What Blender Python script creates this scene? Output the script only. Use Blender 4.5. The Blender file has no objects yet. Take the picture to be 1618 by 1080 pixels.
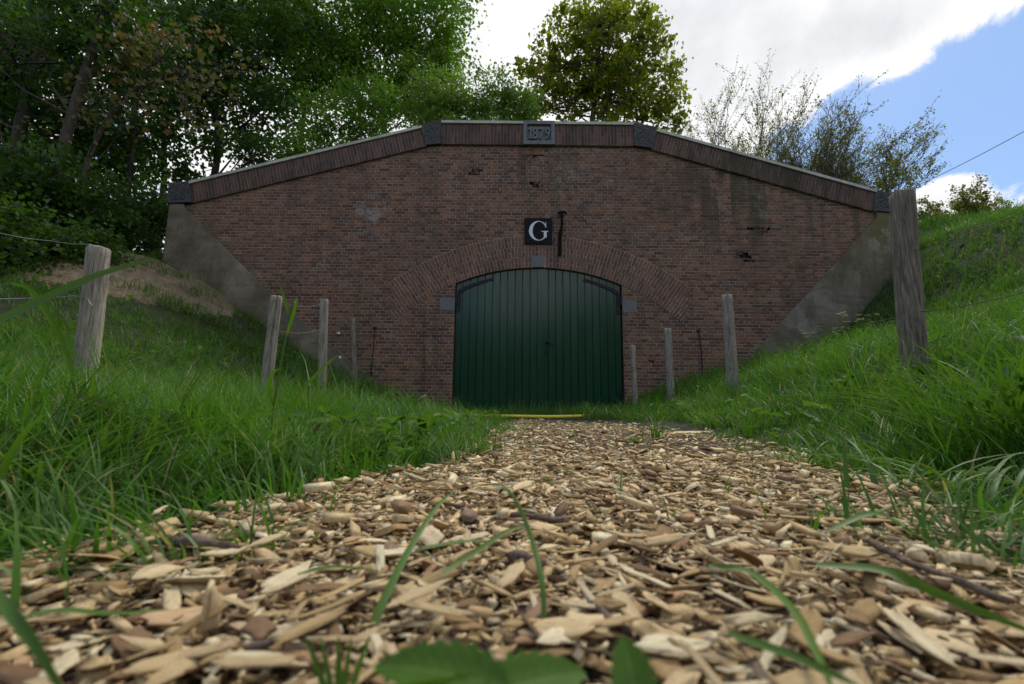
import bpy, math, random
import numpy as np
from mathutils import Matrix, Vector
random.seed(7)
R = np.random.RandomState(11)
SC = bpy.context.scene
COL = SC.collection
PI = math.pi

# ------------------------------------------------------------------ camera, sky, sun, exposure
PITCH, ROLL, CAMH = math.radians(8.3), math.radians(0.6), 0.17
cam_d = bpy.data.cameras.new('camera')
cam = bpy.data.objects.new('camera', cam_d); COL.objects.link(cam)
_F = Vector((0, math.cos(PITCH), math.sin(PITCH)))
_U = Vector((0, -math.sin(PITCH), math.cos(PITCH)))
_X = Vector((1, 0, 0))
_r = _X * math.cos(ROLL) + _U * math.sin(ROLL)
_u = _U * math.cos(ROLL) - _X * math.sin(ROLL)
cam.matrix_world = Matrix(((_r.x, _u.x, -_F.x, 0), (_r.y, _u.y, -_F.y, 0), (_r.z, _u.z, -_F.z, CAMH), (0, 0, 0, 1)))
cam_d.lens = 16.0; cam_d.sensor_width = 36.0
cam_d.clip_start = 0.01; cam_d.clip_end = 1500
cam_d.dof.use_dof = True; cam_d.dof.focus_distance = 2.2; cam_d.dof.aperture_fstop = 5.6
SC.camera = cam

SUN_EL, SUN_AZ = 56.0, 28.0        # azimuth: degrees from +Y towards +X
world = bpy.data.worlds.new('World'); SC.world = world; world.use_nodes = True

class N:
    """small node-tree writer"""
    def __init__(s, tree): s.t = tree; s.n = tree.nodes; s.l = tree.links
    def add(s, typ, ins=None, **kw):
        n = s.n.new(typ)
        for k, v in kw.items(): setattr(n, k, v)
        for k, v in (ins or {}).items():
            sock = n.inputs[k]
            if isinstance(v, bpy.types.NodeSocket): s.l.new(v, sock)
            else: sock.default_value = v
        return n
    def math(s, op, a, b=0.0, c=0.0, clamp=False):
        return s.add('ShaderNodeMath', {0: a, 1: b, 2: c}, operation=op, use_clamp=clamp).outputs[0]
    def vmath(s, op, a, b=(0, 0, 0)):
        n = s.add('ShaderNodeVectorMath', {0: a, 1: b}, operation=op)
        return n.outputs['Value'] if op in ('LENGTH', 'DOT_PRODUCT', 'DISTANCE') else n.outputs[0]
    def noise(s, vec, scale, detail=3.0, rough=0.55, dist=0.0):
        return s.add('ShaderNodeTexNoise', {'Vector': vec, 'Scale': scale, 'Detail': detail, 'Roughness': rough, 'Distortion': dist}).outputs[0]
    def ramp(s, fac, stops, interp='LINEAR'):
        n = s.add('ShaderNodeValToRGB', {0: fac}); r = n.color_ramp; r.interpolation = interp
        while len(r.elements) < len(stops): r.elements.new(0.5)
        for e, (p, c) in zip(r.elements, stops):
            e.position = p; e.color = (c, c, c, 1) if isinstance(c, (int, float)) else (*c, 1)
        return n.outputs[0]
    def mix(s, fac, a, b, blend='MIX'):
        n = s.add('ShaderNodeMix', data_type='RGBA', blend_type=blend)
        for i, v in ((0, fac), (6, a), (7, b)):
            if isinstance(v, bpy.types.NodeSocket): s.l.new(v, n.inputs[i])
            elif i == 0: n.inputs[0].default_value = v
            else: n.inputs[i].default_value = (*v, 1)
        return n.outputs[2]
    def smooth(s, v, a, b):
        return s.add('ShaderNodeMapRange', {'Value': v, 'From Min': a, 'From Max': b}, interpolation_type='SMOOTHSTEP').outputs[0]
    def blob(s, p, c, r, scale=(1, 1, 1)):
        """1 at c, 0 from distance r on"""
        d = s.vmath('LENGTH', s.vmath('MULTIPLY', s.vmath('SUBTRACT', p, tuple(c)), scale))
        return s.smooth(d, r, r * 0.15)

def px_dir(px, py):
    x = (px - 809) / 719.1; y = -(py - 540) / 719.1
    return (_r * x + _u * y + _F)
def P(px, py, Y):
    d = px_dir(px, py)
    return Vector((d.x / d.y * Y, Y, CAMH + d.z / d.y * Y))

w = N(world.node_tree)
for n in list(w.n): w.n.remove(n)
sky = w.add('ShaderNodeTexSky', sky_type='NISHITA', sun_disc=False, sun_elevation=math.radians(SUN_EL),
            sun_rotation=math.radians(SUN_AZ), altitude=0.0, air_density=1.0, dust_density=0.6, ozone_density=1.6)
g = w.add('ShaderNodeTexCoord').outputs['Generated']
dirn = w.vmath('NORMALIZE', g)
sep = w.add('ShaderNodeSeparateXYZ', {0: dirn})
hz = w.math('MAXIMUM', sep.outputs[2], 0.0)
flat = w.math('ADD', hz, 0.16)                      # clouds lie on a layer: stretch them towards the horizon
cp = w.add('ShaderNodeCombineXYZ', {0: w.math('DIVIDE', sep.outputs[0], flat), 1: w.math('DIVIDE', sep.outputs[1], flat), 2: hz}).outputs[0]
n1 = w.noise(cp, 0.9, 3, 0.5)
n2 = w.noise(dirn, 7.0, 10, 0.62, 0.4)
base = w.math('ADD', w.math('MULTIPLY', n1, 0.75), w.math('MULTIPLY', w.math('SUBTRACT', n2, 0.12), 0.66))
def nd(px, py): return px_dir(px, py).normalized()
hole = w.blob(dirn, nd(1560, 205), 0.24, (1, 1, 1))
hole2 = w.blob(dirn, nd(1300, 245), 0.22, (1, 1, 1))
hole3 = w.blob(dirn, nd(1800, 170), 0.30, (1, 1, 1))
fillc = w.math('MAXIMUM', w.blob(dirn, nd(1180, 20), 0.5, (1, 1, 1)), w.blob(dirn, nd(1500, 20), 0.30))
fill2 = w.math('MAXIMUM', w.blob(dirn, nd(1520, 325), 0.15, (1, 1, 1.3)), w.blob(dirn, nd(1640, 310), 0.15, (1, 1, 1.3)))
fill3 = w.blob(dirn, nd(500, 100), 0.7, (1, 1, 1))
b = w.math('ADD', base, w.math('MULTIPLY', fillc, 0.32))
b = w.math('ADD', b, w.math('MULTIPLY', fill2, 0.55))
b = w.math('ADD', b, w.math('MULTIPLY', fill3, 0.10))
b = w.math('SUBTRACT', b, w.math('MULTIPLY', hole, 0.36))
b = w.math('SUBTRACT', b, w.math('MULTIPLY', hole2, 0.42))
b = w.math('SUBTRACT', b, w.math('MULTIPLY', hole3, 0.30))
mask = w.smooth(b, 0.575, 0.665)
n3 = w.noise(dirn, 3.6, 7, 0.55)
thick = w.smooth(b, 0.66, 0.95)
ccol = w.mix(w.math('MULTIPLY', thick, w.smooth(n3, 0.35, 0.65)), (6.9, 6.9, 6.95), (5.0, 5.1, 5.35))
blue = w.mix(0.5, sky.outputs[0], (1.75, 3.2, 6.0))
skyc = w.mix(mask, blue, ccol)
bg = w.add('ShaderNodeBackground', {'Color': skyc, 'Strength': 0.095})
out = w.add('ShaderNodeOutputWorld', {'Surface': bg.outputs[0]})

sun_d = bpy.data.lights.new('sun', 'SUN'); sun_d.energy = 1.5; sun_d.angle = math.radians(14); sun_d.color = (1, 0.95, 0.87)
sun = bpy.data.objects.new('sun', sun_d); COL.objects.link(sun)
_sd = Vector((math.sin(math.radians(SUN_AZ)) * math.cos(math.radians(SUN_EL)), math.cos(math.radians(SUN_AZ)) * math.cos(math.radians(SUN_EL)), math.sin(math.radians(SUN_EL))))
sun.rotation_euler = _sd.to_track_quat('Z', 'Y').to_euler(); sun.location = _sd * 50
vs = SC.view_settings; vs.view_transform = 'Standard'; vs.look = 'None'; vs.exposure = 0.72; vs.gamma = 1.0; vs.use_curve_mapping = False
SC.render.engine = 'CYCLES'
SC.cycles.max_bounces = 6; SC.cycles.diffuse_bounces = 3; SC.cycles.transparent_max_bounces = 4
SC.cycles.use_denoising = True

# ------------------------------------------------------------------ helpers
def link(name, me, parent=None, loc=None, label=None, cat=None, group=None, kind=None):
    o = bpy.data.objects.new(name, me); COL.objects.link(o)
    if parent is not None: o.parent = parent
    if loc is not None: o.location = loc
    for k, v in (('label', label), ('category', cat), ('group', group), ('kind', kind)):
        if v: o[k] = v
    return o
def thing(name, label, cat, loc=(0, 0, 0), group=None):
    o = link(name, None, None, loc, label, cat, group); o.empty_display_size = 0.05
    return o
def npmesh(name, v, f, mat, uv=None, smooth=False):
    """v (n,3); f (m,k) uniform polygons"""
    v = np.asarray(v, np.float32); f = np.asarray(f, np.int32); k = f.shape[1]; m = len(f)
    me = bpy.data.meshes.new(name)
    me.vertices.add(len(v)); me.vertices.foreach_set('co', v.ravel())
    me.loops.add(m * k); me.loops.foreach_set('vertex_index', f.ravel())
    me.polygons.add(m); me.polygons.foreach_set('loop_start', np.arange(0, m * k, k, dtype=np.int32))
    if uv is not None:
        l = me.uv_layers.new(name='UVMap'); l.data.foreach_set('uv', np.asarray(uv, np.float32)[f.ravel()].ravel())
    me.materials.append(mat)
    if smooth: me.polygons.foreach_set('use_smooth', np.ones(m, bool))
    me.update(calc_edges=True)
    return me
def pymesh(name, v, f, mat, smooth=False):
    me = bpy.data.meshes.new(name); me.from_pydata([tuple(a) for a in v], [], [tuple(a) for a in f]); me.materials.append(mat)
    if smooth:
        for p in me.polygons: p.use_smooth = True
    me.update(); return me
class MB:
    def __init__(s): s.v = []; s.f = []
    def add(s, v, f):
        o = len(s.v); s.v += [tuple(a) for a in v]; s.f += [tuple(i + o for i in q) for q in f]
    def box(s, x0, x1, y0, y1, z0, z1):
        s.add([(x0, y0, z0), (x1, y0, z0), (x1, y1, z0), (x0, y1, z0), (x0, y0, z1), (x1, y0, z1), (x1, y1, z1), (x0, y1, z1)],
              [(0, 3, 2, 1), (4, 5, 6, 7), (0, 1, 5, 4), (1, 2, 6, 5), (2, 3, 7, 6), (3, 0, 4, 7)])
    def prism(s, poly, y0, y1, inset=0.0):
        """poly: (x,z) list counter-clockwise as seen from -Y; front at y0 (towards the camera)"""
        n = len(poly); cx = sum(p[0] for p in poly) / n; cz = sum(p[1] for p in poly) / n
        if inset:
            fr = []
            for x, z in poly:
                d = math.hypot(x - cx, z - cz) or 1; k = 1 - inset / d
                fr.append((cx + (x - cx) * k, y0, cz + (z - cz) * k))
            v = fr + [(x, y0 + inset, z) for x, z in poly] + [(x, y1, z) for x, z in poly]
            f = [tuple(range(n))] + [(i, i + n, (i + 1) % n + n, (i + 1) % n) for i in range(n)] + \
                [(i + n, i + 2 * n, (i + 1) % n + 2 * n, (i + 1) % n + n) for i in range(n)] + [tuple(range(3 * n - 1, 2 * n - 1, -1))]
        else:
            v = [(x, y0, z) for x, z in poly] + [(x, y1, z) for x, z in poly]
            f = [tuple(range(n)), tuple(range(2 * n - 1, n - 1, -1))] + [(i, i + n, (i + 1) % n + n, (i + 1) % n) for i in range(n)]
        s.add(v, f)
    def tube(s, pts, rad, k=8, cap=True):
        pts = [Vector(p) for p in pts]; n = len(pts)
        rad = rad if hasattr(rad, '__len__') else [rad] * n
        v = []; f = []; a = None
        for i, p in enumerate(pts):
            t = (pts[min(i + 1, n - 1)] - pts[max(i - 1, 0)]).normalized()
            if a is None: a = t.orthogonal().normalized()
            a = (a - t * a.dot(t)).normalized(); b_ = t.cross(a)
            for j in range(k):
                c = 2 * PI * j / k; v.append(p + (a * math.cos(c) + b_ * math.sin(c)) * rad[i])
        for i in range(n - 1):
            for j in range(k): f.append((i * k + j, i * k + (j + 1) % k, (i + 1) * k + (j + 1) % k, (i + 1) * k + j))
        if cap: f += [tuple(range(k - 1, -1, -1)), tuple((n - 1) * k + j for j in range(k))]
        s.add(v, f)
    def mesh(s, name, mat, smooth=False): return pymesh(name, s.v, s.f, mat, smooth)

# value noise for python-side shapes
_tab = R.rand(64, 64, 4)
def vnoise(x, y, c=0):
    x = np.asarray(x, float); y = np.asarray(y, float)
    xi = np.floor(x).astype(int); yi = np.floor(y).astype(int); fx = x - xi; fy = y - yi
    fx = fx * fx * (3 - 2 * fx); fy = fy * fy * (3 - 2 * fy); T = _tab[:, :, c]
    a = T[xi % 64, yi % 64]; b_ = T[(xi + 1) % 64, yi % 64]; c_ = T[xi % 64, (yi + 1) % 64]; d = T[(xi + 1) % 64, (yi + 1) % 64]
    return (a * (1 - fx) + b_ * fx) * (1 - fy) + (c_ * (1 - fx) + d * fx) * fy
def fbm(x, y, o=3, c=0):
    s_ = 0; a = 0.5; x = np.asarray(x, float); y = np.asarray(y, float)
    for i in range(o): s_ = s_ + a * vnoise(x * 2 ** i + 7.3 * i, y * 2 ** i + 3.1 * i, (c + i) % 4); a *= 0.5
    return s_ / (1 - 0.5 ** o)
def sst(v, a, b_):
    t = np.clip((np.asarray(v, float) - a) / (b_ - a), 0, 1); return t * t * (3 - 2 * t)

# ------------------------------------------------------------------ materials
def mat(name):
    m = bpy.data.materials.new(name); m.use_nodes = True; t = N(m.node_tree)
    for n in list(t.n): t.n.remove(n)
    return m, t
def finish(t, color, rough=0.8, bump=None, bstr=0.3, bdist=0.01, metal=0.0, spec=0.3, coat=0.0, sheen=0.0):
    ins = {'Base Color': color if isinstance(color, bpy.types.NodeSocket) else (*color, 1), 'Roughness': rough, 'Metallic': metal, 'Specular IOR Level': spec, 'Coat Weight': coat, 'Coat Roughness': 0.08}
    if bump is not None:
        ins['Normal'] = t.add('ShaderNodeBump', {'Height': bump, 'Strength': bstr, 'Distance': bdist}).outputs[0]
    p = t.add('ShaderNodeBsdfPrincipled', ins)
    t.add('ShaderNodeOutputMaterial', {'Surface': p.outputs[0]})
    return p
def rnd(t):
    """one random number per piece, whether the piece is an object or an island of a joined mesh"""
    a = t.add('ShaderNodeNewGeometry').outputs['Random Per Island']; b_ = t.add('ShaderNodeObjectInfo').outputs['Random']
    return t.math('FRACT', t.math('ADD', a, b_))
def pos(t): return t.add('ShaderNodeNewGeometry').outputs['Position']

WY = 8.5
def wall_grime(t, p):
    """dark weathering, green algae, white lime bloom in world places: returns (dark, algae, lime)"""
    s = t.add('ShaderNodeSeparateXYZ', {0: p})
    big = t.noise(p, 0.9, 5, 0.6)
    streak = t.noise(t.vmath('MULTIPLY', p, (5.0, 5.0, 0.55)), 1.0, 4, 0.6)
    dark = t.math('MULTIPLY', t.smooth(t.math('ADD', t.math('MULTIPLY', big, 0.55), t.math('MULTIPLY', streak, 0.5)), 0.44, 0.64), 0.55)
    top = t.math('ADD', t.blob(p, (4.7, WY, 4.5), 1.9, (0.8, 1, 1.1)), t.blob(p, (0.6, WY, 5.0), 0.9, (0.8, 1, 1)))
    al = t.math('ADD', t.blob(p, (6.9, WY, 3.75), 0.95, (1, 1, 0.8)), t.math('MULTIPLY', top, 0.9))
    dark = t.math('ADD', dark, t.math('MULTIPLY', top, t.math('MULTIPLY', t.smooth(streak, 0.4, 0.6), 0.6)), clamp=True)
    al = t.math('ADD', al, t.math('MULTIPLY', t.blob(p, (-6.2, WY, 3.9), 1.0), 0.5))
    algae = t.math('MULTIPLY', al, t.smooth(streak, 0.42, 0.62), clamp=True)
    fine = t.noise(p, 26.0, 4, 0.7)
    mid = t.noise(p, 3.2, 4, 0.65)
    lz = t.math('ADD', t.blob(p, (-2.7, WY, 3.8), 0.9, (1, 1, .7)), t.blob(p, (-3.9, WY, 2.8), 1.0, (0.8, 1, 1.3)))
    lz = t.math('ADD', lz, t.math('MULTIPLY', t.blob(p, (1.6, WY, 4.5), 2.2, (0.8, 1, 1)), 0.9))
    lz = t.math('ADD', lz, t.math('MULTIPLY', t.blob(p, (4.9, WY, 3.9), 1.1, (1.6, 1, 0.8)), 0.7))
    lz = t.math('MULTIPLY', t.math('ADD', lz, 0.16), t.smooth(t.noise(p, 1.7, 5, 0.7), 0.42, 0.66))
    lime = t.math('MULTIPLY', t.smooth(t.math('ADD', t.math('MULTIPLY', lz, 0.20), t.math('ADD', t.math('MULTIPLY', fine, 0.6), t.math('MULTIPLY', mid, 0.3))), 0.60, 0.72), 0.6)
    # rust and soot runs: below the iron bar and left of the door
    run = t.math('ADD', t.blob(p, (0.9, WY, 2.85), 0.35, (3.5, 1, 0.8)), t.blob(p, (-1.6, WY, 1.5), 1.3, (7, 1, 0.9)))
    dark = t.math('ADD', dark, t.math('MULTIPLY', run, t.smooth(streak, 0.38, 0.6)), clamp=True)
    return dark, algae, lime
def brick_mat(name, stops, dk=1.0, limek=1.0):
    m, t = mat(name); p = pos(t); r = rnd(t)
    c = t.ramp(r, stops)
    gr = t.noise(p, 70, 4, 0.7)
    c = t.mix(0.75, c, t.ramp(gr, [(0.2, (0.45, 0.42, 0.42)), (0.75, (1.35, 1.3, 1.25))]), 'MULTIPLY')
    r2 = t.math('FRACT', t.math('MULTIPLY', r, 37.7))
    c = t.mix(t.math('MULTIPLY', t.smooth(t.noise(p, 9, 3, 0.6), 0.45, 0.7), 0.45), c, (0.07, 0.06, 0.055))
    dark, algae, lime = wall_grime(t, p)
    c = t.mix(t.math('MULTIPLY', dark, 0.6 * dk), c, (0.028, 0.022, 0.02))
    c = t.mix(t.math('MULTIPLY', algae, 0.6), c, (0.07, 0.068, 0.028))
    c = t.mix(t.math('MULTIPLY', lime, 0.75 * limek), c, (0.42, 0.40, 0.38))
    finish(t, c, t.math('ADD', 0.72, t.math('MULTIPLY', r2, 0.2)), gr, 0.6, 0.004)
    return m
M_BRICK = brick_mat('brick', [(0.0, (0.10, 0.060, 0.048)), (0.22, (0.150, 0.080, 0.055)), (0.45, (0.215, 0.102, 0.062)), (0.62, (0.28, 0.135, 0.078)), (0.75, (0.14, 0.088, 0.073)), (0.88, (0.29, 0.155, 0.105)), (1.0, (0.18, 0.12, 0.095))])
M_ARCH = brick_mat('arch_brick', [(0.0, (0.13, 0.07, 0.054)), (0.4, (0.20, 0.098, 0.07)), (0.75, (0.26, 0.13, 0.092)), (1.0, (0.17, 0.105, 0.083))], 0.8, 0.5)
M_COPE = brick_mat('coping_brick', [(0.0, (0.065, 0.044, 0.038)), (0.5, (0.115, 0.068, 0.054)), (1.0, (0.165, 0.09, 0.068))], 1.4, 0.4)
def mortar_mat():
    m, t = mat('mortar'); p = pos(t)
    c = t.ramp(t.noise(p, 14, 4, 0.6), [(0.3, (0.28, 0.222, 0.17)), (0.7, (0.49, 0.405, 0.32))])
    dark, algae, lime = wall_grime(t, p)
    c = t.mix(t.math('MULTIPLY', dark, 0.6), c, (0.11, 0.09, 0.075)); c = t.mix(t.math('MULTIPLY', algae, 0.5), c, (0.09, 0.09, 0.045))
    c = t.mix(t.math('MULTIPLY', lime, 0.7), c, (0.48, 0.46, 0.44))
    finish(t, c, 0.95, t.noise(p, 120, 3), 0.5, 0.003); return m
M_MORTAR = mortar_mat()
M_MORTAR2 = brick_mat('stained_coping_mortar', [(0.0, (0.25, 0.195, 0.155)), (1.0, (0.32, 0.25, 0.20))], 1.0, 0.6)
def plaster_mat():
    m, t = mat('weathered_plaster'); p = pos(t)
    a = t.noise(p, 1.6, 7, 0.65); b_ = t.noise(t.vmath('MULTIPLY', p, (1.2, 1, 6)), 1.5, 5, 0.6)
    c = t.ramp(a, [(0.3, (0.10, 0.082, 0.058)), (0.5, (0.20, 0.168, 0.122)), (0.68, (0.30, 0.262, 0.20))])
    c = t.mix(t.math('MULTIPLY', t.smooth(b_, 0.5, 0.7), 0.45), c, (0.10, 0.088, 0.07))
    c = t.mix(t.math('MULTIPLY', t.smooth(t.noise(p, 5, 5, 0.7), 0.6, 0.7), 0.4), c, (0.07, 0.062, 0.052))
    al = t.math('MULTIPLY', t.blob(p, (7.1, WY, 3.7), 1.0), t.smooth(t.noise(t.vmath('MULTIPLY', p, (6, 6, 1)), 1, 3), 0.4, 0.6))
    c = t.mix(t.math('MULTIPLY', al, 0.7), c, (0.13, 0.12, 0.03))
    for q, r in ((P(1378, 388, WY), 0.14), (P(1400, 395, WY), 0.11), (P(1396, 368, WY), 0.08), (P(1250, 500, WY), 0.3), (P(1275, 520, WY), 0.25)):
        d = t.vmath('LENGTH', t.vmath('MULTIPLY', t.vmath('SUBTRACT', p, tuple(q)), (1, 0, 1)))
        d = t.math('ADD', d, t.math('MULTIPLY', t.math('SUBTRACT', t.noise(p, 11, 5, 0.7), 0.5), 0.35))
        c = t.mix(t.math('MULTIPLY', t.smooth(d, r, r * 0.6), 0.3), c, (0.46, 0.43, 0.38))
    wv = t.vmath('ADD', p, t.vmath('SCALE', t.add('ShaderNodeTexNoise', {'Vector': p, 'Scale': 3.0, 'Detail': 4.0}).outputs[1]))
    vo = t.add('ShaderNodeTexVoronoi', {'Vector': wv, 'Scale': 0.7}, feature='DISTANCE_TO_EDGE').outputs[0]
    crack = t.smooth(vo, 0.012, 0.002)
    pit = t.smooth(t.noise(p, 22, 5, 0.75), 0.56, 0.66)
    c = t.mix(t.math('MULTIPLY', pit, 0.45), c, (0.06, 0.052, 0.04))
    c = t.mix(t.math('MULTIPLY', crack, t.math('MULTIPLY', t.smooth(a, 0.5, 0.6), 0.5)), c, (0.03, 0.026, 0.022))
    low = t.math('MULTIPLY', t.smooth(t.noise(t.vmath('MULTIPLY', p, (3, 3, 0.8)), 1, 5, 0.65), 0.45, 0.62), 0.5)
    c = t.mix(low, c, (0.085, 0.08, 0.042))
    hgt = t.math('SUBTRACT', t.noise(p, 24, 8, 0.75), t.math('ADD', t.math('MULTIPLY', crack, 0.12), t.math('MULTIPLY', pit, 0.15)))
    finish(t, c, 0.93, hgt, 0.9, 0.02); return m
M_PLASTER = plaster_mat()
def noisy(name, c0, c1, scale, rough=0.85, bstr=0.4, metal=0.0, spec=0.3, det=5, bd=0.005, coat=0.0):
    m, t = mat(name); tc = t.add('ShaderNodeTexCoord').outputs['Object']
    n = t.noise(tc, scale, det, 0.62)
    finish(t, t.ramp(n, [(0.3, c0), (0.7, c1)]), rough, t.noise(tc, scale * 3, 4, 0.65), bstr, bd, metal, spec, coat); return m
M_CAP = noisy('pale_capping_concrete', (0.34, 0.33, 0.27), (0.56, 0.54, 0.47), 6)
M_STONE = noisy('dark_blue_stone', (0.040, 0.040, 0.041), (0.098, 0.097, 0.098), 22, 0.85, 1.0)
M_STONE2 = noisy('grey_blue_stone', (0.12, 0.125, 0.13), (0.20, 0.205, 0.21), 18, 0.8, 0.4)
M_IRON = noisy('black_iron', (0.006, 0.006, 0.008), (0.016, 0.016, 0.02), 20, 0.5, 0.3, 0.0, 0.3)
M_RUST = noisy('rusty_iron', (0.006, 0.004, 0.004), (0.018, 0.010, 0.008), 18, 0.85, 0.6, 0.0, 0.1)
M_SIGN = noisy('black_sign_paint', (0.004, 0.005, 0.007), (0.010, 0.011, 0.014), 8, 0.6, 0.3, 0.0, 0.15)
M_WHITE = noisy('white_letter_paint', (0.62, 0.63, 0.66), (0.8, 0.8, 0.82), 12, 0.6, 0.2)
M_DARK = noisy('dark_void', (0.01, 0.009, 0.008), (0.02, 0.017, 0.015), 12)
M_WIRE = noisy('galvanised_wire', (0.22, 0.22, 0.23), (0.4, 0.4, 0.41), 40, 0.5, 0.2, 0.6)
M_WIRED = noisy('dark_wire', (0.03, 0.028, 0.026), (0.08, 0.07, 0.06), 40, 0.6, 0.2, 0.4)
M_HOSE = noisy('yellow_hose', (0.66, 0.52, 0.03), (0.80, 0.66, 0.07), 7, 0.5, 0.1)
M_GLAZE = noisy('white_glazed_ceramic', (0.5, 0.52, 0.56), (0.7, 0.72, 0.76), 30, 0.15, 0.1, 0, 0.7)
def door_mat():
    m, t = mat('green_gloss_paint'); p = pos(t); r = rnd(t)
    n = t.noise(t.vmath('MULTIPLY', p, (40, 40, 1.2)), 1.0, 4, 0.6)
    c = t.mix(t.math('MULTIPLY', r, 0.5), (0.0045, 0.044, 0.020), (0.007, 0.054, 0.028))
    s = t.add('ShaderNodeSeparateXYZ', {0: p}).outputs[2]
    spk = t.smooth(t.noise(p, 60, 2, 0.5), 0.72, 0.78)
    c = t.mix(t.math('MULTIPLY', spk, 0.3), c, (0.12, 0.14, 0.12))
    dirt = t.math('MULTIPLY', t.smooth(s, 0.55, 0.1), t.smooth(t.noise(p, 6, 5, 0.7), 0.4, 0.65))
    c = t.mix(t.math('MULTIPLY', dirt, 0.45), c, (0.05, 0.055, 0.035))
    rg = t.ramp(t.noise(t.vmath('MULTIPLY', p, (9, 9, 1.0)), 1.0, 4, 0.6), [(0.3, 0.14), (0.7, 0.27)])
    finish(t, c, rg, n, 0.10, 0.004, 0, 0.5); return m
M_DOOR = door_mat()
def wood_post_mat(name, c0, c1, c2):
    m, t = mat(name); tc = t.add('ShaderNodeTexCoord').outputs['Object']
    g1 = t.math('ADD', t.math('MULTIPLY', t.noise(t.vmath('MULTIPLY', tc, (70, 70, 5)), 1.0, 6, 0.7, 0.8), 0.65), t.math('MULTIPLY', t.noise(t.vmath('MULTIPLY', tc, (220, 220, 9)), 1.0, 4, 0.7), 0.35))
    g2 = t.noise(tc, 9, 4, 0.6)
    c = t.ramp(g1, [(0.38, c0), (0.5, c1), (0.64, c2)])
    c = t.mix(t.math('MULTIPLY', t.smooth(g2, 0.5, 0.7), 0.5), c, tuple(x * 0.42 for x in c1))
    gs = t.math('MULTIPLY', t.smooth(t.noise(tc, 4, 4), 0.55, 0.7), 0.3)
    c = t.mix(gs, c, (0.09, 0.10, 0.06))
    finish(t, c, 0.9, g1, 0.9, 0.006); return m
M_POST = wood_post_mat('weathered_grey_wood', (0.095, 0.08, 0.065), (0.30, 0.265, 0.22), (0.47, 0.43, 0.375))
M_POSTD = wood_post_mat('old_brown_wood', (0.06, 0.048, 0.036), (0.19, 0.16, 0.125), (0.36, 0.315, 0.25))
def bark(name, c0, c1):
    m, t = mat(name); tc = pos(t)
    n = t.noise(t.vmath('MULTIPLY', tc, (12, 12, 3)), 1.0, 5, 0.6)
    finish(t, t.ramp(n, [(0.3, c0), (0.7, c1)]), 0.95, n, 0.8, 0.02); return m
M_BARK = bark('grey_brown_bark', (0.035, 0.028, 0.022), (0.10, 0.085, 0.068))
M_TWIG = bark('pale_twig_bark', (0.085, 0.07, 0.055), (0.17, 0.145, 0.12))
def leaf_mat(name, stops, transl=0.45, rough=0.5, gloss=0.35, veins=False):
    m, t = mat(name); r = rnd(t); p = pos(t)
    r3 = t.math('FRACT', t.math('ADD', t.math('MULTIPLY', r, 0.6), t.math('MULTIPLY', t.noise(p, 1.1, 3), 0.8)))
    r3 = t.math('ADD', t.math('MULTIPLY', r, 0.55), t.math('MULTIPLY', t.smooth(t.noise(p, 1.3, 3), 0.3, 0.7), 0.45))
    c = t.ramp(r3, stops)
    if veins:
        uv = t.add('ShaderNodeSeparateXYZ', {0: t.add('ShaderNodeUVMap').outputs[0]}); off = t.math('ABSOLUTE', t.math('SUBTRACT', uv.outputs[0], 0.5))
        rib = t.smooth(off, 0.045, 0.01); sv = t.math('FRACT', t.math('MULTIPLY', t.math('SUBTRACT', uv.outputs[1], t.math('MULTIPLY', off, 0.45)), 9.0))
        side = t.smooth(t.math('ABSOLUTE', t.math('SUBTRACT', sv, 0.5)), 0.09, 0.02)
        c = t.mix(t.math('MULTIPLY', t.math('MAXIMUM', rib, t.math('MULTIPLY', side, 0.6)), 0.55), c, (0.17, 0.25, 0.08))
        c = t.mix(t.math('MULTIPLY', t.smooth(t.noise(p, 90, 4, 0.7), 0.45, 0.7), 0.35), c, (0.03, 0.06, 0.012))
    d = t.add('ShaderNodeBsdfPrincipled', {'Base Color': c, 'Roughness': rough, 'Specular IOR Level': gloss})
    ct = t.mix(1.0, c, (1.5, 1.75, 0.6), 'MULTIPLY')
    tr = t.add('ShaderNodeBsdfTranslucent', {'Color': ct})
    mx = t.add('ShaderNodeMixShader', {0: transl, 1: d.outputs[0], 2: tr.outputs[0]})
    t.add('ShaderNodeOutputMaterial', {'Surface': mx.outputs[0]}); return m
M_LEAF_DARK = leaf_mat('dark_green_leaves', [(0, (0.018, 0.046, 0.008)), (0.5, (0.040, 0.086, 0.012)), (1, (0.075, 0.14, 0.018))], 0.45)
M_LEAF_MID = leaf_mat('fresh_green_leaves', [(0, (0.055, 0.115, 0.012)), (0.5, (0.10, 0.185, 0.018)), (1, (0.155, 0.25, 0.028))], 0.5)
M_LEAF_MAPLE = leaf_mat('yellowish_maple_leaves', [(0, (0.07, 0.09, 0.013)), (0.45, (0.13, 0.155, 0.02)), (0.75, (0.20, 0.20, 0.024)), (1, (0.28, 0.19, 0.03))], 0.62)
M_LEAF_BRONZE = leaf_mat('bronze_maple_leaves', [(0, (0.06, 0.06, 0.024)), (0.5, (0.12, 0.105, 0.055)), (0.8, (0.15, 0.075, 0.045)), (1, (0.10, 0.12, 0.04))], 0.4)
M_LEAF_BUD = leaf_mat('young_willow_leaves', [(0, (0.10, 0.11, 0.028)), (0.5, (0.16, 0.17, 0.05)), (1, (0.21, 0.17, 0.06))], 0.4)
M_LEAF_BUSH = leaf_mat('light_green_bush_leaves', [(0, (0.08, 0.14, 0.022)), (0.5, (0.125, 0.20, 0.035)), (1, (0.18, 0.26, 0.06))], 0.45)
M_HERB = leaf_mat('herb_leaves', [(0, (0.050, 0.115, 0.014)), (1, (0.10, 0.20, 0.03))], 0.35, 0.6, 0.15, veins=True)
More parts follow.
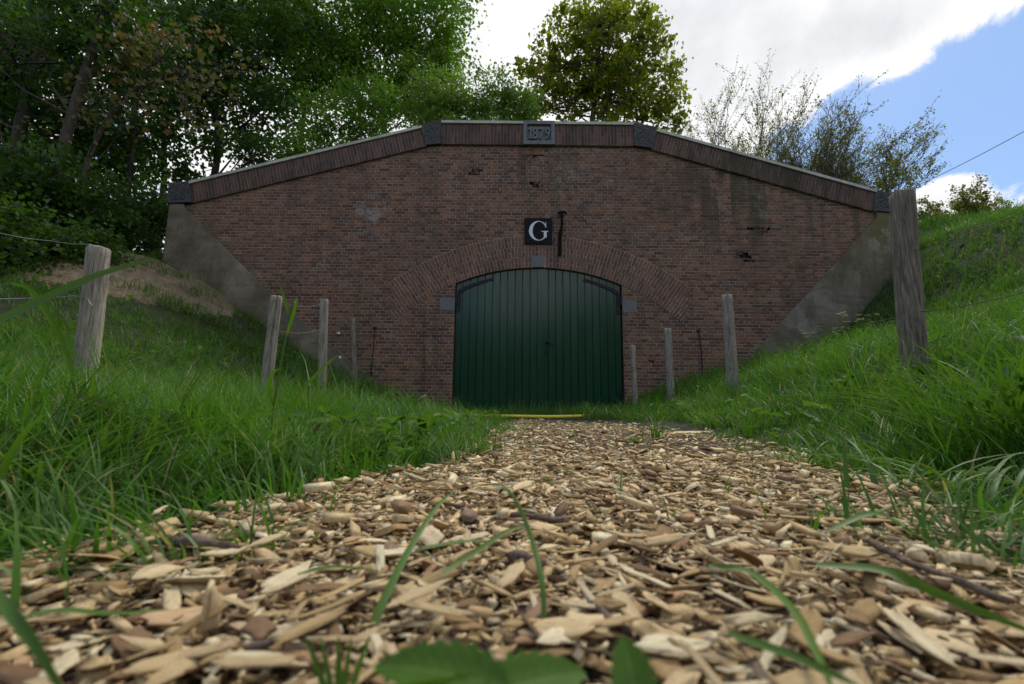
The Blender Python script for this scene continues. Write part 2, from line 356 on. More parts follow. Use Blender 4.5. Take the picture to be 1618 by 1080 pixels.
M_FLOWER = leaf_mat('white_umbel_petals', [(0, (0.55, 0.56, 0.50)), (1, (0.78, 0.78, 0.74))], 0.2)
M_SEED = noisy('brown_seed_head', (0.06, 0.045, 0.035), (0.16, 0.12, 0.08), 200, 0.9, 0.8)
M_SEEDP = noisy('pale_seed_head', (0.22, 0.20, 0.10), (0.38, 0.34, 0.2), 200, 0.9, 0.8)
def grass_mat(name, stops, transl=0.35, dry=0.05):
    m, t = mat(name); r = rnd(t); p = pos(t)
    uv = t.add('ShaderNodeUVMap').outputs[0]; v = t.add('ShaderNodeSeparateXYZ', {0: uv}).outputs[1]
    big = t.smooth(t.noise(p, 2.2, 5, 0.65), 0.35, 0.65)
    c = t.ramp(t.math('ADD', t.math('MULTIPLY', r, 0.6), t.math('MULTIPLY', big, 0.4)), stops)
    r2 = t.math('FRACT', t.math('MULTIPLY', r, 61.3))
    c = t.mix(t.math('MULTIPLY', t.smooth(v, 0.25, 0.0), 0.5), c, (0.15, 0.18, 0.06))       # paler sheath at the foot of each blade
    c = t.mix(t.smooth(r2, 1 - dry, 1 - dry + 0.01), c, (0.26, 0.22, 0.10))                  # a few dead blades
    d = t.add('ShaderNodeBsdfPrincipled', {'Base Color': c, 'Roughness': 0.5, 'Specular IOR Level': 0.3})
    tr = t.add('ShaderNodeBsdfTranslucent', {'Color': t.mix(1.0, c, (1.3, 1.5, 0.6), 'MULTIPLY')})
    mx = t.add('ShaderNodeMixShader', {0: transl, 1: d.outputs[0], 2: tr.outputs[0]})
    t.add('ShaderNodeOutputMaterial', {'Surface': mx.outputs[0]}); return m
M_GRASS = grass_mat('meadow_grass', [(0, (0.036, 0.105, 0.013)), (0.5, (0.072, 0.168, 0.022)), (1, (0.135, 0.245, 0.045))], 0.4, 0.06)
M_BLADE = grass_mat('broad_grass_blade', [(0, (0.060, 0.13, 0.018)), (1, (0.11, 0.20, 0.034))], 0.35, 0.0)
def chip_mat(name, stops):
    m, t = mat(name); r = rnd(t); uv = t.add('ShaderNodeUVMap').outputs[0]
    r2 = t.math('FRACT', t.math('MULTIPLY', r, 43.1)); r4 = t.math('FRACT', t.math('MULTIPLY', r, 91.7))
    vec = t.vmath('ADD', uv, t.add('ShaderNodeCombineXYZ', {0: t.math('MULTIPLY', r, 50.0), 1: t.math('MULTIPLY', r2, 50.0), 2: 0.0}).outputs[0])
    gr = t.noise(t.vmath('MULTIPLY', vec, (1.5, 12, 1)), 1.7, 6, 0.7, 0.5)
    c = t.ramp(r, stops)
    c = t.mix(0.85, c, t.ramp(gr, [(0.30, (0.50, 0.42, 0.34)), (0.46, (0.92, 0.89, 0.86)), (0.75, (1.3, 1.27, 1.2))]), 'MULTIPLY')
    st = t.smooth(t.noise(vec, 1.6, 3), 0.52, 0.66)
    c = t.mix(t.math('MULTIPLY', st, t.math('MULTIPLY', r4, 0.7)), c, (0.13, 0.085, 0.05))
    finish(t, c, 0.8, gr, 1.0, 0.0016, 0, 0.25); return m
M_CHIP = chip_mat('wood_chips', [(0.0, (0.13, 0.075, 0.045)), (0.07, (0.26, 0.16, 0.085)), (0.16, (0.43, 0.285, 0.13)), (0.36, (0.58, 0.42, 0.21)), (0.65, (0.70, 0.54, 0.31)), (0.90, (0.85, 0.75, 0.50)), (0.96, (0.48, 0.29, 0.15)), (1.0, (0.24, 0.175, 0.13))])
M_STICK = noisy('twig_bark', (0.07, 0.045, 0.036), (0.24, 0.18, 0.14), 160, 0.9, 1.0, 0.0, 0.2, 6, 0.002)
def ground_mat():
    m, t = mat('soil_and_sand'); p = pos(t)
    soil = t.ramp(t.noise(p, 5, 6, 0.65), [(0.3, (0.016, 0.022, 0.008)), (0.7, (0.045, 0.050, 0.020))])
    sand = t.ramp(t.noise(p, 7, 7, 0.7), [(0.3, (0.10, 0.072, 0.045)), (0.5, (0.19, 0.14, 0.09)), (0.7, (0.26, 0.20, 0.135))])
    a = t.blob(p, (-5.9, 7.3, 2.2), 1.75, (1.1, 0.75, 0.6))
    f = t.smooth(t.math('ADD', a, t.math('MULTIPLY', t.math('SUBTRACT', t.noise(p, 3.0, 7, 0.7), 0.5), 1.6)), 0.22, 0.34)
    c = t.mix(f, soil, sand)
    finish(t, c, 0.95, t.noise(p, 18, 6, 0.7), 0.8, 0.03); return m
M_GROUND = ground_mat()
def path_mat():
    m, t = mat('fine_bark_mulch'); p = pos(t)
    n = t.noise(t.vmath('MULTIPLY', p, (1, 1, 1)), 120, 4, 0.7)
    finish(t, t.ramp(n, [(0.35, (0.035, 0.022, 0.014)), (0.6, (0.10, 0.065, 0.038)), (0.75, (0.24, 0.165, 0.10))]), 0.95, n, 1.0, 0.008); return m
M_PATH = path_mat()

# ------------------------------------------------------------------ ground
XL, XR = -6.75, 7.46            # ends of the facade
WX = [-60, -14, -10, -8, -6.72, -5.66, -5.07, -4.36, -3.65, -2.6, -2.0, -1.3, -0.8, 2.0, 2.4, 3.44, 4.39, 5.68, 6.6, 7.1, 8, 10, 14, 60]
WZ = [2.2, 2.6, 3.0, 3.05, 2.85, 2.38, 1.90, 1.38, 0.98, 0.56, 0.30, 0.08, 0.03, 0.12, 0.38, 0.70, 0.84, 1.2, 1.95, 2.55, 3.4, 4.0, 4.4, 4.6]
NX = [-60, -12, -8, -4.5, -3, -2.1, -1.3, -0.6, 1.1, 1.6, 2.1, 3, 4.5, 8, 12, 60]
NZ = [2.0, 1.7, 1.2, 0.56, 0.27, 0.13, 0.04, 0.0, 0.0, 0.12, 0.33, 0.62, 1.12, 2.1, 2.9, 4.0]
MX = [-60, -14, -9, -6.95, -6.6, -1.66, 2.6, 7.2, 7.9, 10, 14, 60]
MZ = [2.2, 3.0, 3.45, 3.7, 4.15, 5.62, 5.62, 4.2, 4.05, 4.5, 4.9, 4.6]
def path_edges(y):
    return (np.interp(y, [0, .5, .8, 1.1, 1.5, 2.4, 5.5, 6.4], [-.48, -.42, -.33, -.17, -.13, -.11, .0, .15]),
            np.interp(y, [0, .5, .8, 1.5, 3, 4, 5.5, 6.4], [.55, .49, .57, .90, 1.32, 1.48, 1.25, .85]))
def ground_z(x, y):
    x = np.asarray(x, float); y = np.asarray(y, float)
    a = np.interp(x, NX, NZ); b_ = np.interp(x, WX, WZ); c = np.interp(x, MX, MZ)
    z = a + (b_ - a) * np.where(x < 0, sst(y, 2.6, 8.45), sst(y, 1.2, 8.3))
    inside = (x > XL + .02) & (x < XR - .02)
    st = np.where(inside, sst(y, 8.72, 8.98), sst(y, 8.6, 10.2))
    c = c + 0.25 * sst(y, 9.2, 12) + 1.10 * sst(y, 8.85, 10.1) * sst(x, -6.4, -3.0) * (1 - sst(x, 3.2, 6.6))
    c = c * (1 - 0.85 * sst(y, 16, 40))
    z = z + (c - z) * st
    off = np.clip(np.abs(x - 0.5) - 1.3, 0, 1)
    z = z + (fbm(x * 1.3 + 20, y * 1.3 + 9) - 0.5) * 0.16 * off * (y < 8.6) + (fbm(x * 5, y * 5, 2, 1) - 0.5) * 0.03 * off
    z = z + (fbm(x * 4.5 + 3, y * 4.5, 3, 3) - .5) * .17 * np.clip(1.2 - np.hypot(x + 5.9, (y - 7.3) * .75) / 2.4, 0, 1) * (y < 8.6)
    z = z + (6.0 + 1.2 * (fbm(x * .25, y * .25 + 3) - .5)) * sst(-y, 8, 13.5) * (1 - sst(-y, 30, 60)) * (1 - sst(np.abs(x), 45, 80))  # unseen bank behind the camera, added to darken the door's lower reflection
    return z - 0.012 * (np.abs(x - .3) < 2) * (y < 7)
def spread(core, reach, n):
    g_ = np.geomspace(1, reach, n)
    return g_
xs = np.concatenate([-9 - np.geomspace(0.15, 500, 34)[::-1], np.linspace(-9, 9.5, 176), 9.5 + np.geomspace(0.15, 500, 34)])
xs = np.sort(np.concatenate([xs, [XL + .01, XL + .03, XR - .03, XR - .01]]))
ys = np.concatenate([-1 - np.geomspace(0.1, 400, 44)[::-1], np.linspace(-1, 8.4, 110), np.linspace(8.45, 10.2, 32), 10.2 + np.geomspace(0.12, 700, 56)])
gx, gy = np.meshgrid(xs, ys); gz = ground_z(gx, gy)
nx_, ny_ = len(xs), len(ys)
ii = (np.arange(ny_ - 1)[:, None] * nx_ + np.arange(nx_ - 1)[None, :]).ravel()
ground = link('ground', npmesh('ground', np.stack([gx, gy, gz], -1).reshape(-1, 3), np.stack([ii, ii + 1, ii + 1 + nx_, ii + nx_], 1), M_GROUND, smooth=True), kind='structure')

# path sheet, uneven, its rim dips under the turf
def path_h(x, y): return 0.010 + 0.022 * (fbm(np.asarray(x) * 7 + 3, np.asarray(y) * 7 + 5, 3) - 0.35) * 1.0
px_, py_ = np.meshgrid(np.linspace(-1.15, 2.2, 130), np.linspace(-0.7, 6.7, 200))
eL, eR = path_edges(py_)
inside = sst(px_, eL - .2, eL) * sst(-px_, -(eR + .08), -(eR - .1)) * sst(-py_, -6.2, -5.9)
pz_ = np.where(inside > 0.02, path_h(px_, py_), 0) - 0.05 * (1 - inside)
n_ = 130; ii = (np.arange(199)[:, None] * n_ + np.arange(n_ - 1)[None, :]).ravel()
path = link('woodchip_path', npmesh('woodchip_path', np.stack([px_, py_, pz_], -1).reshape(-1, 3), np.stack([ii, ii + 1, ii + 1 + n_, ii + n_], 1), M_PATH, smooth=True), kind='structure')

# ------------------------------------------------------------------ facade
facade = thing('bunker_facade', 'wide brown brick bunker front with sloped shoulders, pale capping and green double door', 'building', (0.48, WY, 0))
FO = Vector((0.48, WY, 0))
def fpart(name, me, label=None, parent=None, kind=None, loc=None):
    """parts are modelled in world coordinates; shift to the parent's frame"""
    par = parent or facade
    o = link(name, me, par, None, label, None, None, kind)
    if parent is None: o.location = -FO if loc is None else Vector(loc) - FO
    elif loc is not None: o.location = loc
    return o
# outlines of the facade in its plane (x, z)
sl = 0.2745                                      # slope of the shoulders
def cope_low(x):                                  # underside of the coping band
    return min(5.405, 4.11 + (x + 6.29) * sl, 4.07 + (7.05 - x) * (sl + .022))
half = []                                          # half planes a*x+b*z<=c that bound the brickwork
half.append((0, 1, 5.405)); half.append((-sl, 1, 4.11 + 6.29 * sl)); half.append((sl + .022, 1, 4.07 + 7.05 * (sl + .022)))
half.append((0, 1, 5.405)); half.append((0, -1, 0.25))
for (ax, az), (bx, bz) in (((-6.5, 4.06), (-4.58, 2.24)), ((-4.58, 2.24), (-2.2, 0.37))):
    s_ = (bz - az) / (bx - ax); half.append((s_, -1, -(az - s_ * ax)))
s_ = (3.98 - 1.10) / (7.15 - 4.41); half.append((s_, -1, -(1.10 - s_ * 4.41)))
half.append((-1, 0, 6.74)); half.append((1, 0, 7.45))
def clip(poly, hp):
    out = []
    a, b_, c = hp
    for i in range(len(poly)):
        p, q = poly[i], poly[(i + 1) % len(poly)]
        dp = a * p[0] + b_ * p[1] - c; dq = a * q[0] + b_ * q[1] - c
        if dp <= 0: out.append(p)
        if (dp < 0 < dq) or (dq < 0 < dp):
            k = dp / (dp - dq); out.append((p[0] + (q[0] - p[0]) * k, p[1] + (q[1] - p[1]) * k))
    return out
DX0, DX1, DC = -1.10, 2.10, (0.50, -1.17); R0 = 4.04; RT = 0.212
rings = [(R0, R0 + RT - .004, 42.7), (R0 + RT + .004, R0 + 2 * RT - .002, 41.4), (R0 + 2 * RT + .006, R0 + 3 * RT, 38.6)]
def in_ring(x, z, m=0.0):
    d = math.hypot(x - DC[0], z - DC[1]); a = abs(math.degrees(math.atan2(x - DC[0], z - DC[1])))
    return any(r0 - .006 + m < d < r1 + .006 - m and a < A for r0, r1, A in rings)
def in_open(x, z): return DX0 < x < DX1 and (z < 2.0 or math.hypot(x - DC[0], z - DC[1]) < R0)
CH, HP, J = 0.0645, 0.1155, 0.0135
holes = [(P(750, 271, WY), .16, .075), (P(744, 268, WY), .1, .05), (P(852, 291, WY), .09, .05), (P(846, 246, WY), .13, .04), (P(1181, 405, WY), .13, .085), (P(1206, 368, WY), .07, .10), (P(1195, 360, WY), .11, .04), (P(1022, 540, WY), .05, .03), (P(1027, 574, WY), .05, .03), (P(1005, 277, WY), .04, .03)]
full, cut, cells = [], [], []
row = 0; z = -0.2
while z < 5.5:
    stretch = row % 2 == 0
    p_ = 2 * HP if stretch else HP
    off = 0.0 if row % 4 == 0 else HP
    if not stretch: off = HP * 0.5
    x = -7.2 - off
    while x < 7.8:
        cell = [(x, z), (x + p_, z), (x + p_, z + CH), (x, z + CH)]
        br = [(x + J / 2, z + J / 2), (x + p_ - J / 2, z + J / 2), (x + p_ - J / 2, z + CH - J / 2), (x + J / 2, z + CH - J / 2)]
        cx, cz = x + p_ / 2, z + CH / 2; x += p_
        cors = [(q[0] * .96 + cx * .04, q[1] * .96 + cz * .04) for q in br]
        if all(in_ring(*q, 0.0) for q in cors): continue
        if cz < 2.56 and DX0 - .3 < cx < DX1 + .3:
            s_ = (1, 0, DX0) if cx < DX0 + .12 and cx < .5 else ((-1, 0, -DX1) if cx > DX1 - .12 else None)
            if s_ is None: continue
            c2 = clip(br, s_); cl2 = clip(cell, s_)
        else:
            if any(in_open(*q) for q in cors): continue
            c2, cl2 = br, cell
        for hp in half: c2 = clip(c2, hp); cl2 = clip(cl2, hp)
        if len(cl2) < 3: continue
        gone = any(abs(cx - h[0].x) < h[1] and abs(cz - h[0].z) < h[2] for h in holes)
        if gone: continue
        cells.append(cl2)
        if len(c2) < 3: continue
        wx = max(q[0] for q in c2) - min(q[0] for q in c2); wz = max(q[1] for q in c2) - min(q[1] for q in c2)
        if wx < .012 or wz < .008: continue
        if c2 == br and stretch: full.append((cx, cz))
        else: cut.append(c2)
    z += CH; row += 1
# mortar bed behind the bricks, and the solid wall behind that
mb = MB()
for c in cells: mb.add([(q[0], WY + .005 + .001 * random.random(), q[1]) for q in c], [tuple(range(len(c)))])
fpart('mortar', mb.mesh('mortar', M_MORTAR), 'pale grey brown mortar joints')
outline = [(XL, 0 - .3), (XR, -.3), (XR, 4.05), (2.6, 5.5), (-1.66, 5.5), (XL, 4.05)]
mb = MB(); mb.prism(outline, WY + .17, WY + .55)
fpart('wall_core', mb.mesh('wall_core', M_MORTAR))
mb = MB()                                          # rough brick rubble seen in the broken places
for h in holes:
    for k in range(16):
        a, b_ = h[0].x + random.uniform(-1, 1) * h[1] * 1.2, h[0].z + random.uniform(-1, 1) * h[2] * 1.2; s_ = random.uniform(.015, .045)
        mb.box(a - s_, a + s_, WY + random.uniform(.006, .03), WY + .08, b_ - s_ * .5, b_ + s_ * .5)
fpart('broken_brick_rubble', mb.mesh('broken_brick_rubble', M_BRICK), kind='stuff')
mb = MB(); mb.box(XL + .3, XR - .3, WY + .075, WY + .16, 2.6, 4.0); fpart('inner_brickwork', mb.mesh('inner_brickwork', M_COPE))
mb = MB(); mb.box(-3, 4, WY + .075, WY + .16, 4.01, 5.3); fpart('inner_brickwork', mb.mesh('inner_brickwork', M_COPE))
# bricks: the 300 whole ones that show largest are single objects, the rest one mass
full.sort(key=lambda c: abs(c[0] - 0.5) * .8 + abs(c[1] - 2.2) * 1.0)
def brick_mesh(name, w_, h_, d_, m, k):
    mb = MB(); rr = random.Random(k)
    j = lambda: rr.uniform(-.0016, .0016)
    mb.prism([(-w_ / 2 + j(), -h_ / 2 + j()), (w_ / 2 + j(), -h_ / 2 + j()), (w_ / 2 + j(), h_ / 2 + j()), (-w_ / 2 + j(), h_ / 2 + j())], 0, d_, .0025)
    return mb.mesh(name, m)
bm_ = [brick_mesh('brick', 2 * HP - J, CH - J, .05, M_BRICK, k) for k in range(5)]
for i, (cx, cz) in enumerate(full[:300]):
    o = fpart('brick', bm_[i % 5], loc=(cx, WY + random.uniform(-.002, .0015), cz)); o.rotation_euler = (0, random.uniform(-.006, .006), random.uniform(-.008, .008))
mb = MB(); hw, hh = HP - J / 2, CH / 2 - J / 2
for cx, cz in full[300:]:
    j = lambda: random.uniform(-.0018, .0018)
    yy = WY + random.uniform(-.002, .002)
    mb.prism([(cx - hw + j(), cz - hh + j()), (cx + hw + j(), cz - hh + j()), (cx + hw + j(), cz + hh + j()), (cx - hw + j(), cz + hh + j())], yy, yy + .02)
for c in cut:
    yy = WY + random.uniform(-.002, .002)
    mb.prism([(q[0] + random.uniform(-.0015, .0015), q[1] + random.uniform(-.0015, .0015)) for q in c], yy, yy + .02)
fpart('brickwork', mb.mesh('brickwork', M_BRICK), kind='stuff')
# arch over the door: three rings of radial bricks on their own mortar bed
def polar(r, a): return (DC[0] + r * math.sin(a), DC[1] + r * math.cos(a))
mb = MB()
for r0, r1, A in rings:
    A = math.radians(A); n = 60
    for i in range(n):
        a0, a1 = -A + 2 * A * i / n, -A + 2 * A * (i + 1) / n
        lo = r0 - .006 if r0 > R0 + .01 else r0
        q = [polar(lo, a0), polar(lo, a1), polar(r1 + .006, a1), polar(r1 + .006, a0)]
        mb.add([(x, WY - .0035, z) for x, z in q], [(0, 1, 2, 3)])
    for r in (r0 - .006 if r0 > R0 + .01 else r0, r1 + .006):
        for i in range(n):
            a0, a1 = -A + 2 * A * i / n, -A + 2 * A * (i + 1) / n
            p, q = polar(r, a0), polar(r, a1); y1 = WY + (.17 if r == R0 else .012)
            mb.add([(p[0], WY - .0035, p[1]), (q[0], WY - .0035, q[1]), (q[0], y1, q[1]), (p[0], y1, p[1])], [(0, 1, 2, 3)])
fpart('arch_mortar', mb.mesh('arch_mortar', M_MORTAR))
ab = []
for k, (r0, r1, A) in enumerate(rings):
    A = math.radians(A); n = int(2 * A * (r0 + RT / 2) / .0665)
    for i in range(n):
        a0 = -A + 2 * A * i / n; a1 = -A + 2 * A * (i + 1) / n; g_ = .0072 / r0
        if k == 0 and abs((a0 + a1) / 2) * r0 < .125: continue
        mid = (r0 + r1) / 2
        segs = [(r0 + .003, r1 - .003)] if (i + k) % 2 == 0 else [(r0 + .004, mid - .007), (mid + .007, r1 - .004)]
        for s0, s1 in segs: ab.append((s1 - s0, s0, s1, a0 + g_, a1 - g_))
ab.sort(key=lambda t_: (-round(t_[0], 2), abs(t_[3])))
cache = {}
rest = MB()
for i, (_, s0, s1, a0, a1) in enumerate(ab):
    am = (a0 + a1) / 2; rm = (s0 + s1) / 2
    if i < 300:
        key = (round(s0, 3), round(s1, 3), i % 3)
        if key not in cache:
            b2 = MB(); q = [(r * math.sin(a - am), r * math.cos(a - am) - rm) for r, a in ((s0, a0), (s0, a1), (s1, a1), (s1, a0))]
            b2.prism([(x + random.uniform(-.001, .001), z + random.uniform(-.001, .001)) for x, z in q], 0, .04, .002); cache[key] = b2.mesh('arch_brick', M_ARCH)
        x, z = polar(rm, am)
        o = fpart('arch_brick', cache[key], loc=(x, WY - .0085 + random.uniform(-.0015, .0015), z)); o.rotation_euler = (0, am, 0)
    else:
        rest.prism([polar(s0, a0), polar(s0, a1), polar(s1, a1), polar(s1, a0)], WY - .0085 + random.uniform(-.0015, .0015), WY + .01)
fpart('arch_brick_infill', rest.mesh('arch_brick_infill', M_ARCH), kind='stuff')
# keystone and springers
mb = MB(); mb.prism([(.385, 2.873), (.610, 2.873), (.628, 3.10), (.372, 3.10)], WY - .022, WY + .06, .004)
fpart('keystone', mb.mesh('keystone', M_STONE2), 'small grey keystone over the door')
for x0, x1 in ((-1.385, DX0 - .003), (DX1 + .003, 2.375)):
    mb = MB(); mb.prism([(x0, 2.005), (x1, 2.005), (x1, 2.25), (x0, 2.25)], WY - .006, WY + .12, .004)
    fpart('hinge_stone', mb.mesh('hinge_stone', M_STONE2))
# reveals of the opening
for x, k_ in ((DX0, -1), (DX1, 1)):
    mb = MB(); mb.box(min(x, x + k_ * .05), max(x, x + k_ * .05), WY + .009, WY + .2, -.2, 2.54)
    fpart('door_reveal', mb.mesh('door_reveal', M_COPE))

# coping band of upright bricks, in three runs
runs = [((-6.29, 4.115), (-1.755, 5.36), .375), ((-1.47, 5.41), (2.40, 5.41), .425), ((2.755, 5.34), (7.04, 4.085), .375)]
cb = []; capl = []
for k, (a, b_, hgt) in enumerate(runs):
    L = math.hypot(b_[0] - a[0], b_[1] - a[1]); u = ((b_[0] - a[0]) / L, (b_[1] - a[1]) / L); nrm = (-u[1], u[0])
    spans = [(0, L)] if k != 1 else [(0, 1.655), (2.285, L)]     # the date stone stands in the middle run
    for s0, s1 in spans:
        n = round((s1 - s0) / .0652)
        for i in range(n):
            t0 = s0 + (s1 - s0) * i / n + .0062; t1 = s0 + (s1 - s0) * (i + 1) / n - .0062
            hs = [(.0, hgt * .6 - .004), (hgt * .6 + .004, hgt)] if i % 2 else [(.0, hgt * .4 - .004), (hgt * .4 + .004, hgt)]
            for h0, h1 in hs: cb.append((h1 - h0, a, u, nrm, t0, t1, h0, h1))
        mb = MB(); q = lambda t_, h_: (a[0] + u[0] * t_ + nrm[0] * h_, a[1] + u[1] * t_ + nrm[1] * h_)
        mb.prism([q(s0, -.008), q(s1, -.008), q(s1, hgt + .002), q(s0, hgt + .002)], WY - .050, WY + .5)
        fpart('coping_mortar', mb.mesh('coping_mortar', M_MORTAR2))
        mb = MB(); mb.prism([q(s0 + (.0 if k != 0 else -.0), hgt + .004), q(s1, hgt + .004), q(s1, hgt + .060), q(s0, hgt + .060)], WY - .085, WY + .55, .006)
        fpart('capping_strip', mb.mesh('capping_strip', M_CAP))
cb.sort(key=lambda t_: (-round(t_[0], 2), abs((t_[1][0] + t_[2][0] * t_[4]) - .5)))
rest = MB(); cache = {}
for i, (_, a, u, nrm, t0, t1, h0, h1) in enumerate(cb):
    w_, h_ = t1 - t0, h1 - h0; tm, hm = (t0 + t1) / 2, (h0 + h1) / 2
    cx, cz = a[0] + u[0] * tm + nrm[0] * hm, a[1] + u[1] * tm + nrm[1] * hm; ang = math.atan2(u[1], u[0])
    if i < 300:
        key = (round(h_, 3), i % 3)
        if key not in cache: cache[key] = brick_mesh('coping_brick', w_, h_, .03, M_COPE, i)
        o = fpart('coping_brick', cache[key], loc=(cx, WY - .055 + random.uniform(-.002, .002), cz)); o.rotation_euler = (0, -ang, 0)
    else:
        yy = WY - .055 + random.uniform(-.002, .002)
        q = lambda dt, dh: (cx + u[0] * dt + nrm[0] * dh, cz + u[1] * dt + nrm[1] * dh)
        rest.prism([q(-w_ / 2, -h_ / 2), q(w_ / 2, -h_ / 2), q(w_ / 2, h_ / 2), q(-w_ / 2, h_ / 2)], yy, yy + .02)
fpart('coping_brick_infill', rest.mesh('coping_brick_infill', M_COPE), kind='stuff')
# rough-hewn stones at the corners of the coping
def rough_stone(name, quad, label, y0=WY - .075, margin=.12, amp=.022, n=16):
    q = [Vector((a, b_)) for a, b_ in quad]; v = []; f = []
    for j in range(n + 1):
        for i in range(n + 1):
            s_, t_ = i / n, j / n
            p = q[0] * (1 - s_) * (1 - t_) + q[1] * s_ * (1 - t_) + q[2] * s_ * t_ + q[3] * (1 - s_) * t_
            e = min(s_, 1 - s_, t_, 1 - t_)
            d = 0
            if margin and e > margin: d = .012 - amp * random.random()
            if not margin and e > 0: d = -amp * random.random()
            v.append((p.x, y0 + d + .012 * (0 if margin else 1), p.y))
    m_ = n + 1
    for j in range(n):
        for i in range(n): f.append((j * m_ + i, j * m_ + i + 1, (j + 1) * m_ + i + 1, (j + 1) * m_ + i))
    ring = [i for i in range(m_)] + [j * m_ + n for j in range(1, m_)] + [n * m_ + i for i in range(n - 1, -1, -1)] + [j * m_ for j in range(n - 1, 0, -1)]
    o = len(v); v += [(v[i][0], WY + .55, v[i][2]) for i in ring]; L = len(ring)
    for k in range(L): f.append((ring[k], o + k, o + (k + 1) % L, ring[(k + 1) % L]))
    return fpart(name, pymesh(name, v, f, M_STONE), label)
rough_stone('corner_stone', [(-1.752, 5.365), (-1.475, 5.40), (-1.475, 5.895), (-1.855, 5.80)], 'wedge of dark rough-hewn stone at the left bend of the coping')
rough_stone('corner_stone', [(2.405, 5.40), (2.755, 5.345), (2.86, 5.805), (2.405, 5.895)], 'wedge of dark rough-hewn stone at the right bend of the coping')
rough_stone('end_stone', [(-6.79, 4.075), (-6.30, 4.105), (-6.40, 4.545), (-6.79, 4.49)], 'dark rough stone block ending the left slope of the coping')
rough_stone('end_stone', [(7.05, 4.075), (7.50, 4.03), (7.50, 4.43), (7.135, 4.50)], 'dark rough stone block ending the right slope of the coping')
# date stone
mb = MB(); DXa, DXb, DZa, DZb = .185, .815, 5.395, 5.905
mb.box(DXa, DXb, WY - .035, WY + .5, DZa, DZb)
b_ = .072
mb.box(DXa, DXb, WY - .085, WY - .035, DZa, DZa + b_); mb.box(DXa, DXb, WY - .085, WY - .035, DZb - b_, DZb)
mb.box(DXa, DXa + b_, WY - .085, WY - .035, DZa + b_, DZb - b_); mb.box(DXb - b_, DXb, WY - .085, WY - .035, DZa + b_, DZb - b_)
ds = fpart('date_stone', mb.mesh('date_stone', M_STONE2), 'grey stone tablet carved 1879 in the middle of the coping')
fc = bpy.data.curves.new('digits', 'FONT'); fc.body = '879'; fc.size = .40; fc.extrude = .035; fc.offset = .006; fc.align_x = 'CENTER'; fc.space_character = 1.12; fc.resolution_u = 3
fo = bpy.data.objects.new('digits_src', fc); COL.objects.link(fo); bpy.context.view_layer.update()
dg = bpy.context.evaluated_depsgraph_get(); me = bpy.data.meshes.new_from_object(fo.evaluated_get(dg)); bpy.data.objects.remove(fo); me.materials.clear(); me.materials.append(M_STONE2)
o = link('raised_digits', me, ds); o.rotation_euler = (PI / 2, 0, 0); o.location = (.545, WY - .04, 5.525); o.scale = (.56, .86, 1)
mb = MB()
mb.box(.315, .350, WY - .076, WY - .035, 5.522, 5.775); mb.box(.293, .3149, WY - .074, WY - .035, 5.715, 5.75)
for a_, b_ in ((.293, .3149), (.3501, .372)): mb.box(a_, b_, WY - .074, WY - .035, 5.522, 5.547)
link('raised_digit', mb.mesh('raised_digit', M_STONE2), ds)
# plaster wedges at the lower corners
mb = MB(); mb.prism([(XL, -.3), (-1.6, -.3), (-2.2, .37), (-4.58, 2.24), (-6.46, 4.02), (-6.46, 4.07), (XL, 4.07)], WY - .05, WY + .56, .006)
fpart('plaster_wedge', mb.mesh('plaster_wedge', M_PLASTER), 'stained brown grey plaster triangle at the left corner')
mb = MB(); mb.prism([(3.05, -.3), (XR, -.3), (XR, 4.03), (7.12, 4.06), (7.12, 3.95), (4.41, 1.10)], WY - .05, WY + .56, .006)
fpart('plaster_wedge', mb.mesh('plaster_wedge', M_PLASTER), 'pale grey plaster triangle with whitish patches at the right corner')
# iron bits on the wall
def rod(name, pts, r, m, label, parent=None, ends=.0):
    mb = MB(); mb.tube(pts, r, 6)
    if ends:
        for p in (pts[0], pts[-1]): mb.box(p[0] - ends, p[0] + ends, p[1] - .01, p[1] + .02, p[2] - ends * .7, p[2] + ends * .7)
    return fpart(name, mb.mesh(name, m), label, parent)
mb = MB(); mb.tube([(.955, WY - .06, 3.94), (.95, WY - .07, 3.72), (.915, WY - .05, 3.55), (.905, WY - .045, 3.10)], [.024, .024, .034, .03], 6)
mb.tube([(.87, WY - .055, 3.95), (.92, WY - .06, 3.985), (.99, WY - .06, 3.985), (1.045, WY - .055, 3.955)], .022, 6); mb.box(.93, .975, WY - .075, WY + .02, 3.90, 4.0)
mb.box(.895, .915, WY - .05, WY + .02, 3.12, 3.18)
fpart('iron_bar', mb.mesh('iron_bar', M_RUST), 'rusty upright iron bar with a hooked top above the door')
rod('tie_rod', [(-2.60, WY - .022, 1.65), (-2.60, WY - .03, 1.2), (-2.63, WY - .022, .80)], .009, M_IRON, 'thin black iron rod on the wall left of the door', ends=.03)
rod('tie_rod', [(3.53, WY - .022, 1.66), (3.56, WY - .03, 1.2), (3.56, WY - .022, .75)], .009, M_IRON, 'thin black iron rod on the wall right of the door', ends=.025)
for px, py in ((536, 527), (538, 565)):
    p = P(px, py, WY); mb = MB(); mb.tube([(p.x - .02, WY + .01, p.z), (p.x - .02, WY - .03, p.z)], .02, 8); mb.tube([(p.x, WY - .03, p.z), (p.x + .015, WY - .06, p.z)], [.032, .026], 10)
    fpart('insulator', mb.mesh('insulator', M_GLAZE, True), 'small white insulator knob on the brickwork')

